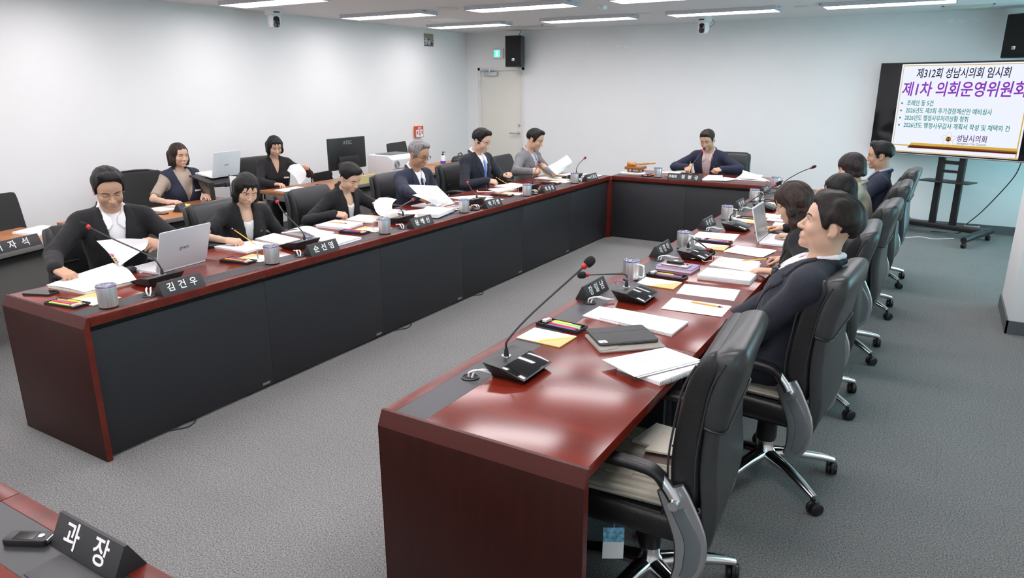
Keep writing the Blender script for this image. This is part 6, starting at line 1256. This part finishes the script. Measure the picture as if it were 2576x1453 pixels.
# laptop on a swivel arm
t = empty('swivel_stand', (-2.50, 2.30, ZD), R(-85), 'black swivel arm with a laptop tray on the side desk', 'stand')
MB().lathe([(.05, 0), (.05, .012), (.022, .02), (.02, .17)], 16).build('arm_base', M_plastic, t, smooth=True); MB().tube([(0, 0, .16), (-.08, -.02, .15), (-.16, .02, .15)], .018, 10).lathe([(.026, -.02), (.026, .02)], 16, t=(0, 0, .165)).lathe([(.022, -.02), (.022, .02)], 16, M=rotm(0, R(90)), t=(-.16, .02, .15)).build('arm_link', M_plastic, t, smooth=True)
MB().add(*(lambda b: (b.v, b.f))(MB().cbox((-.20, -.12, .20), (.44, .30, .014), M=rotm(R(-14), R(0), 0)))).build('laptop_tray', M_plastic, t, .004)
t = empty('laptop', (-2.60, 2.545, ZD+.212), R(-83), 'white laptop raised on the arm, lid turned to the room', 'laptop'); MB().prism(rrect(.34, .225, .012), 0, .014, M=rotm(R(-8)), t=(0, -.115, .015)).build('keyboard_deck', M_white, t, .003)
M = rotm(R(-12)); lo_ = MB().prism(rrect(.345, .232, .010), -.003, .003, M=M @ np.array([[1, 0, 0], [0, 0, -1], [0, 1, 0]]), t=np.array((0, 0, .012))+M @ np.array((0, 0, .118))).build('lid', mat('ice_white', (.70, .76, .80), .35), t, .0015); text('gram', .026, MATS['logo_grey'], lo_, frame(np.array((0, 0, .012))+M @ np.array((0, .0034, .105)), (-1, 0, 0), M @ np.array((0, 0, 1))))
# monitor, printer and the rest
t = empty('monitor', (-2.36, 3.98, ZD), R(-90), 'black monitor seen from behind on the side desk', 'monitor'); MB().box((-.285, -.035, .155), (.285, .0, .50)).build('monitor_case', M_plastic, t, .008); MB().box((-.16, -.01, .16), (.16, .02, .30)).build('back_bulge', M_plastic, t, .015)
text('ATEC', .055, M_alu, t, frame((0, .0006, .445), (-1, 0, 0), (0, 0, 1)), bold=.001); MB().lathe([(.11, 0), (.11, .008), (.03, .016), (.026, .2)], 24, t=(0, -.02, 0)).build('monitor_foot', M_plastic, t, smooth=True); MB().tube(spline([(-.1, .02, .18), (-.13, .05, .15), (-.17, .05, .08), (-.2, .02, .01)], 14), .004, 6).build('video_cable', mat('plug_blue', (.03, .06, .35), .4), t)
t = empty('printer', (-2.46, 4.88, ZD), R(-90), 'white laser printer on the side desk', 'printer'); M_prn = mat('printer_white', (.66, .67, .70), .45)
MB().prism([(-.20, 0), (.20, 0), (.20, .20), (.12, .245), (-.20, .245)], -.27, .27, M=np.array([[0, 0, 1], [1, 0, 0], [0, 1, 0]])).build('printer_body', M_prn, t, .012); MB().box((-.2, -.15, .246), (.18, .1, .252)).build('paper_outlet', mat('outlet_grey', (.12, .125, .13), .5), t, .003); MB().box((-.27, .199, .09), (.27, .203, .094)).build('panel_gap', M_dark, t); MB().box((-.06, .2, .03), (.0, .203, .06)).build('label', M_paper, t)
for k in range(7): MB().tube([(.19+(.012+.006*k)*math.cos(a), .2015, .14+(.012+.006*k)*math.sin(a)) for a in np.linspace(0, 2*math.pi, 21)[:-1]], .0016, 5, closed=True).build('fan_grille', mat('grille_grey', (.25, .25, .26), .5), t)
slab('folder', [(-2.20, 3.92), (-2.17, 3.92), (-2.17, 4.20), (-2.20, 4.20)], ZD, .09, mat('folder_yellow', (.62, .55, .26), .7), 'yellow paper folder standing below the monitor', 'folder')
t = empty('computer_mouse', (-2.40, 3.55, ZD), R(-80), 'black mouse on the desk of the woman in black blouse', 'mouse'); mesh_obj('shell', *loft([np.array([(x*s, y*s, z) for x, y in rrect(.058, .1, .026, 6)]) for z, s in ((0, .95), (.008, 1), (.02, .95), (.03, .75), (.034, .4))]), M_plastic, t, True, 70); MB().cbox((0, .028, .0325), (.006, .018, .006)).build('wheel', M_dark, t, .002)
t = empty('pump_bottle', (-2.6, 5.76, ZD+.0), 0, 'white pump bottle with blue label on the far side desk', 'bottle'); t.location = (-2.52, 5.97, ZD); MB().lathe([(.034, 0), (.036, .006), (.036, .11), (.028, .128), (.014, .134)], 24).build('bottle_body', M_white, t, smooth=True); MB().lathe([(.0365, .02), (.0365, .06)], 24, cap=False).build('label', mat('label_violet', (.12, .05, .45), .5), t); MB().lathe([(.015, .134), (.015, .15), (.006, .152), (.006, .175)], 14).cbox((.014, 0, .177), (.05, .014, .010)).build('pump', M_plastic, t, smooth=True)
t = empty('bag', (-2.55, 6.42, ZD), R(15), 'black soft bag on the far side desk', 'bag'); mesh_obj('bag_body', *loft([np.array([(x*s+.03*z*10*0, y*s, z) for x, y in rrect(.18, .34, .05, 6)]) for z, s in ((0, .95), (.02, 1), (.06, .9), (.085, .7))]), M_plastic, t, True, 60); MB().tube(spline([(0, -.1, .08), (0, -.05, .12), (0, .05, .12), (0, .1, .08)], 12), .008, 8).build('handle', M_plastic, t, smooth=True)
doc([(-2.56, .60), (-2.66, .86), (-2.36, .92), (-2.28, .66)], ZD, .012, 'stack of white paper on the far left side desk', n=4)
doc([(-2.62, 3.12), (-2.62, 3.42), (-2.34, 3.44), (-2.32, 3.10)], ZD, .008, 'white papers on the desk of the woman in black blouse', n=4)
doc([(-2.70, 1.74), (-2.68, 2.0), (-2.46, 2.0), (-2.46, 1.74)], ZD, .004, 'white sheets on the desk of the woman in navy vest', n=3)
t = empty('printed_sheet', (-2.52, 3.36, .86), 0, 'printed white sheet lifted by the woman in black blouse', 'document')
ps = curl('page', [[(-.02, -.11, .06), (0, -.07, .115), (.0, .05, .115)], [(.02, -.05, -.01), (.03, .02, .02), (.03, .10, .03)], [(.0, .02, -.10), (.02, .05, -.075), (.02, .10, -.04)]], M_paper, t)
t = empty('document_holder', (-2.40, 2.78, ZD), R(5), 'upright white sheet holder at the end of the navy vest desk', 'holder'); MB().box((-.1, -.003, .01), (.1, .003, .23)).build('sheet', M_paper, t, .001); MB().box((-.11, -.006, 0), (-.1, .006, .24)).box((.1, -.006, 0), (.11, .006, .24)).box((-.11, -.05, 0), (.11, .05, .008)).build('holder_frame', mat('holder_blue', (.10, .12, .25), .4), t)
t.location = (-2.38, 2.50, ZD)
t = empty('desk_card', (-2.33, 1.84, ZD), R(-70), 'small black folded card with yellow note on the side desk', 'card'); MB().prism([(-.045, 0), (.045, 0), (.003, .07), (-.003, .07)], -.05, .05, M=np.array([[0, 0, 1], [1, 0, 0], [0, 1, 0]])).build('card', M_plate, t, .001); MB().box((-.1, -.02, .0), (-.04, .03, .05)).build('yellow_note', mat('note_yellow', (.80, .72, .25), .7), t)
o = MB().tube(spline([(-2.45, 1.55, ZD+.004), (-2.60, 1.62, ZD+.03), (-2.72, 1.58, ZD+.06), (-2.80, 1.50, ZD+.03), (-2.70, 1.42, ZD+.004), (-2.5, 1.46, ZD+.004)], 30), .004, 6).build('white_cable', M_white, None, smooth=True); tag(o, 'looped white cable on the desk beside the mesh chair', 'cable')
phone_d = empty('smartphone', (-2.38, 1.66, ZD), R(-70), 'dark smartphone on the desk of the woman in navy vest', 'phone'); MB().prism(rrect(.075, .158, .012), 0, .009).build('phone_body', M_plastic, phone_d, .002); MB().prism(rrect(.069, .15, .010), .0091, .0096).build('screen', M_gloss, phone_d)
pencil((2.36, 2.335, .757), (2.535, 2.30, .80), 'yellow pencil in the hand of the woman wearing a watch')
pencil((.735, 6.56, .757), (.70, 6.70, .87), 'yellow pencil in the fist of the chairman')
phone(.62, 6.15, R(30), 'dark smartphone beside the chairman mug', mat('phone_brown', (.20, .17, .13), .4))
finish_text()
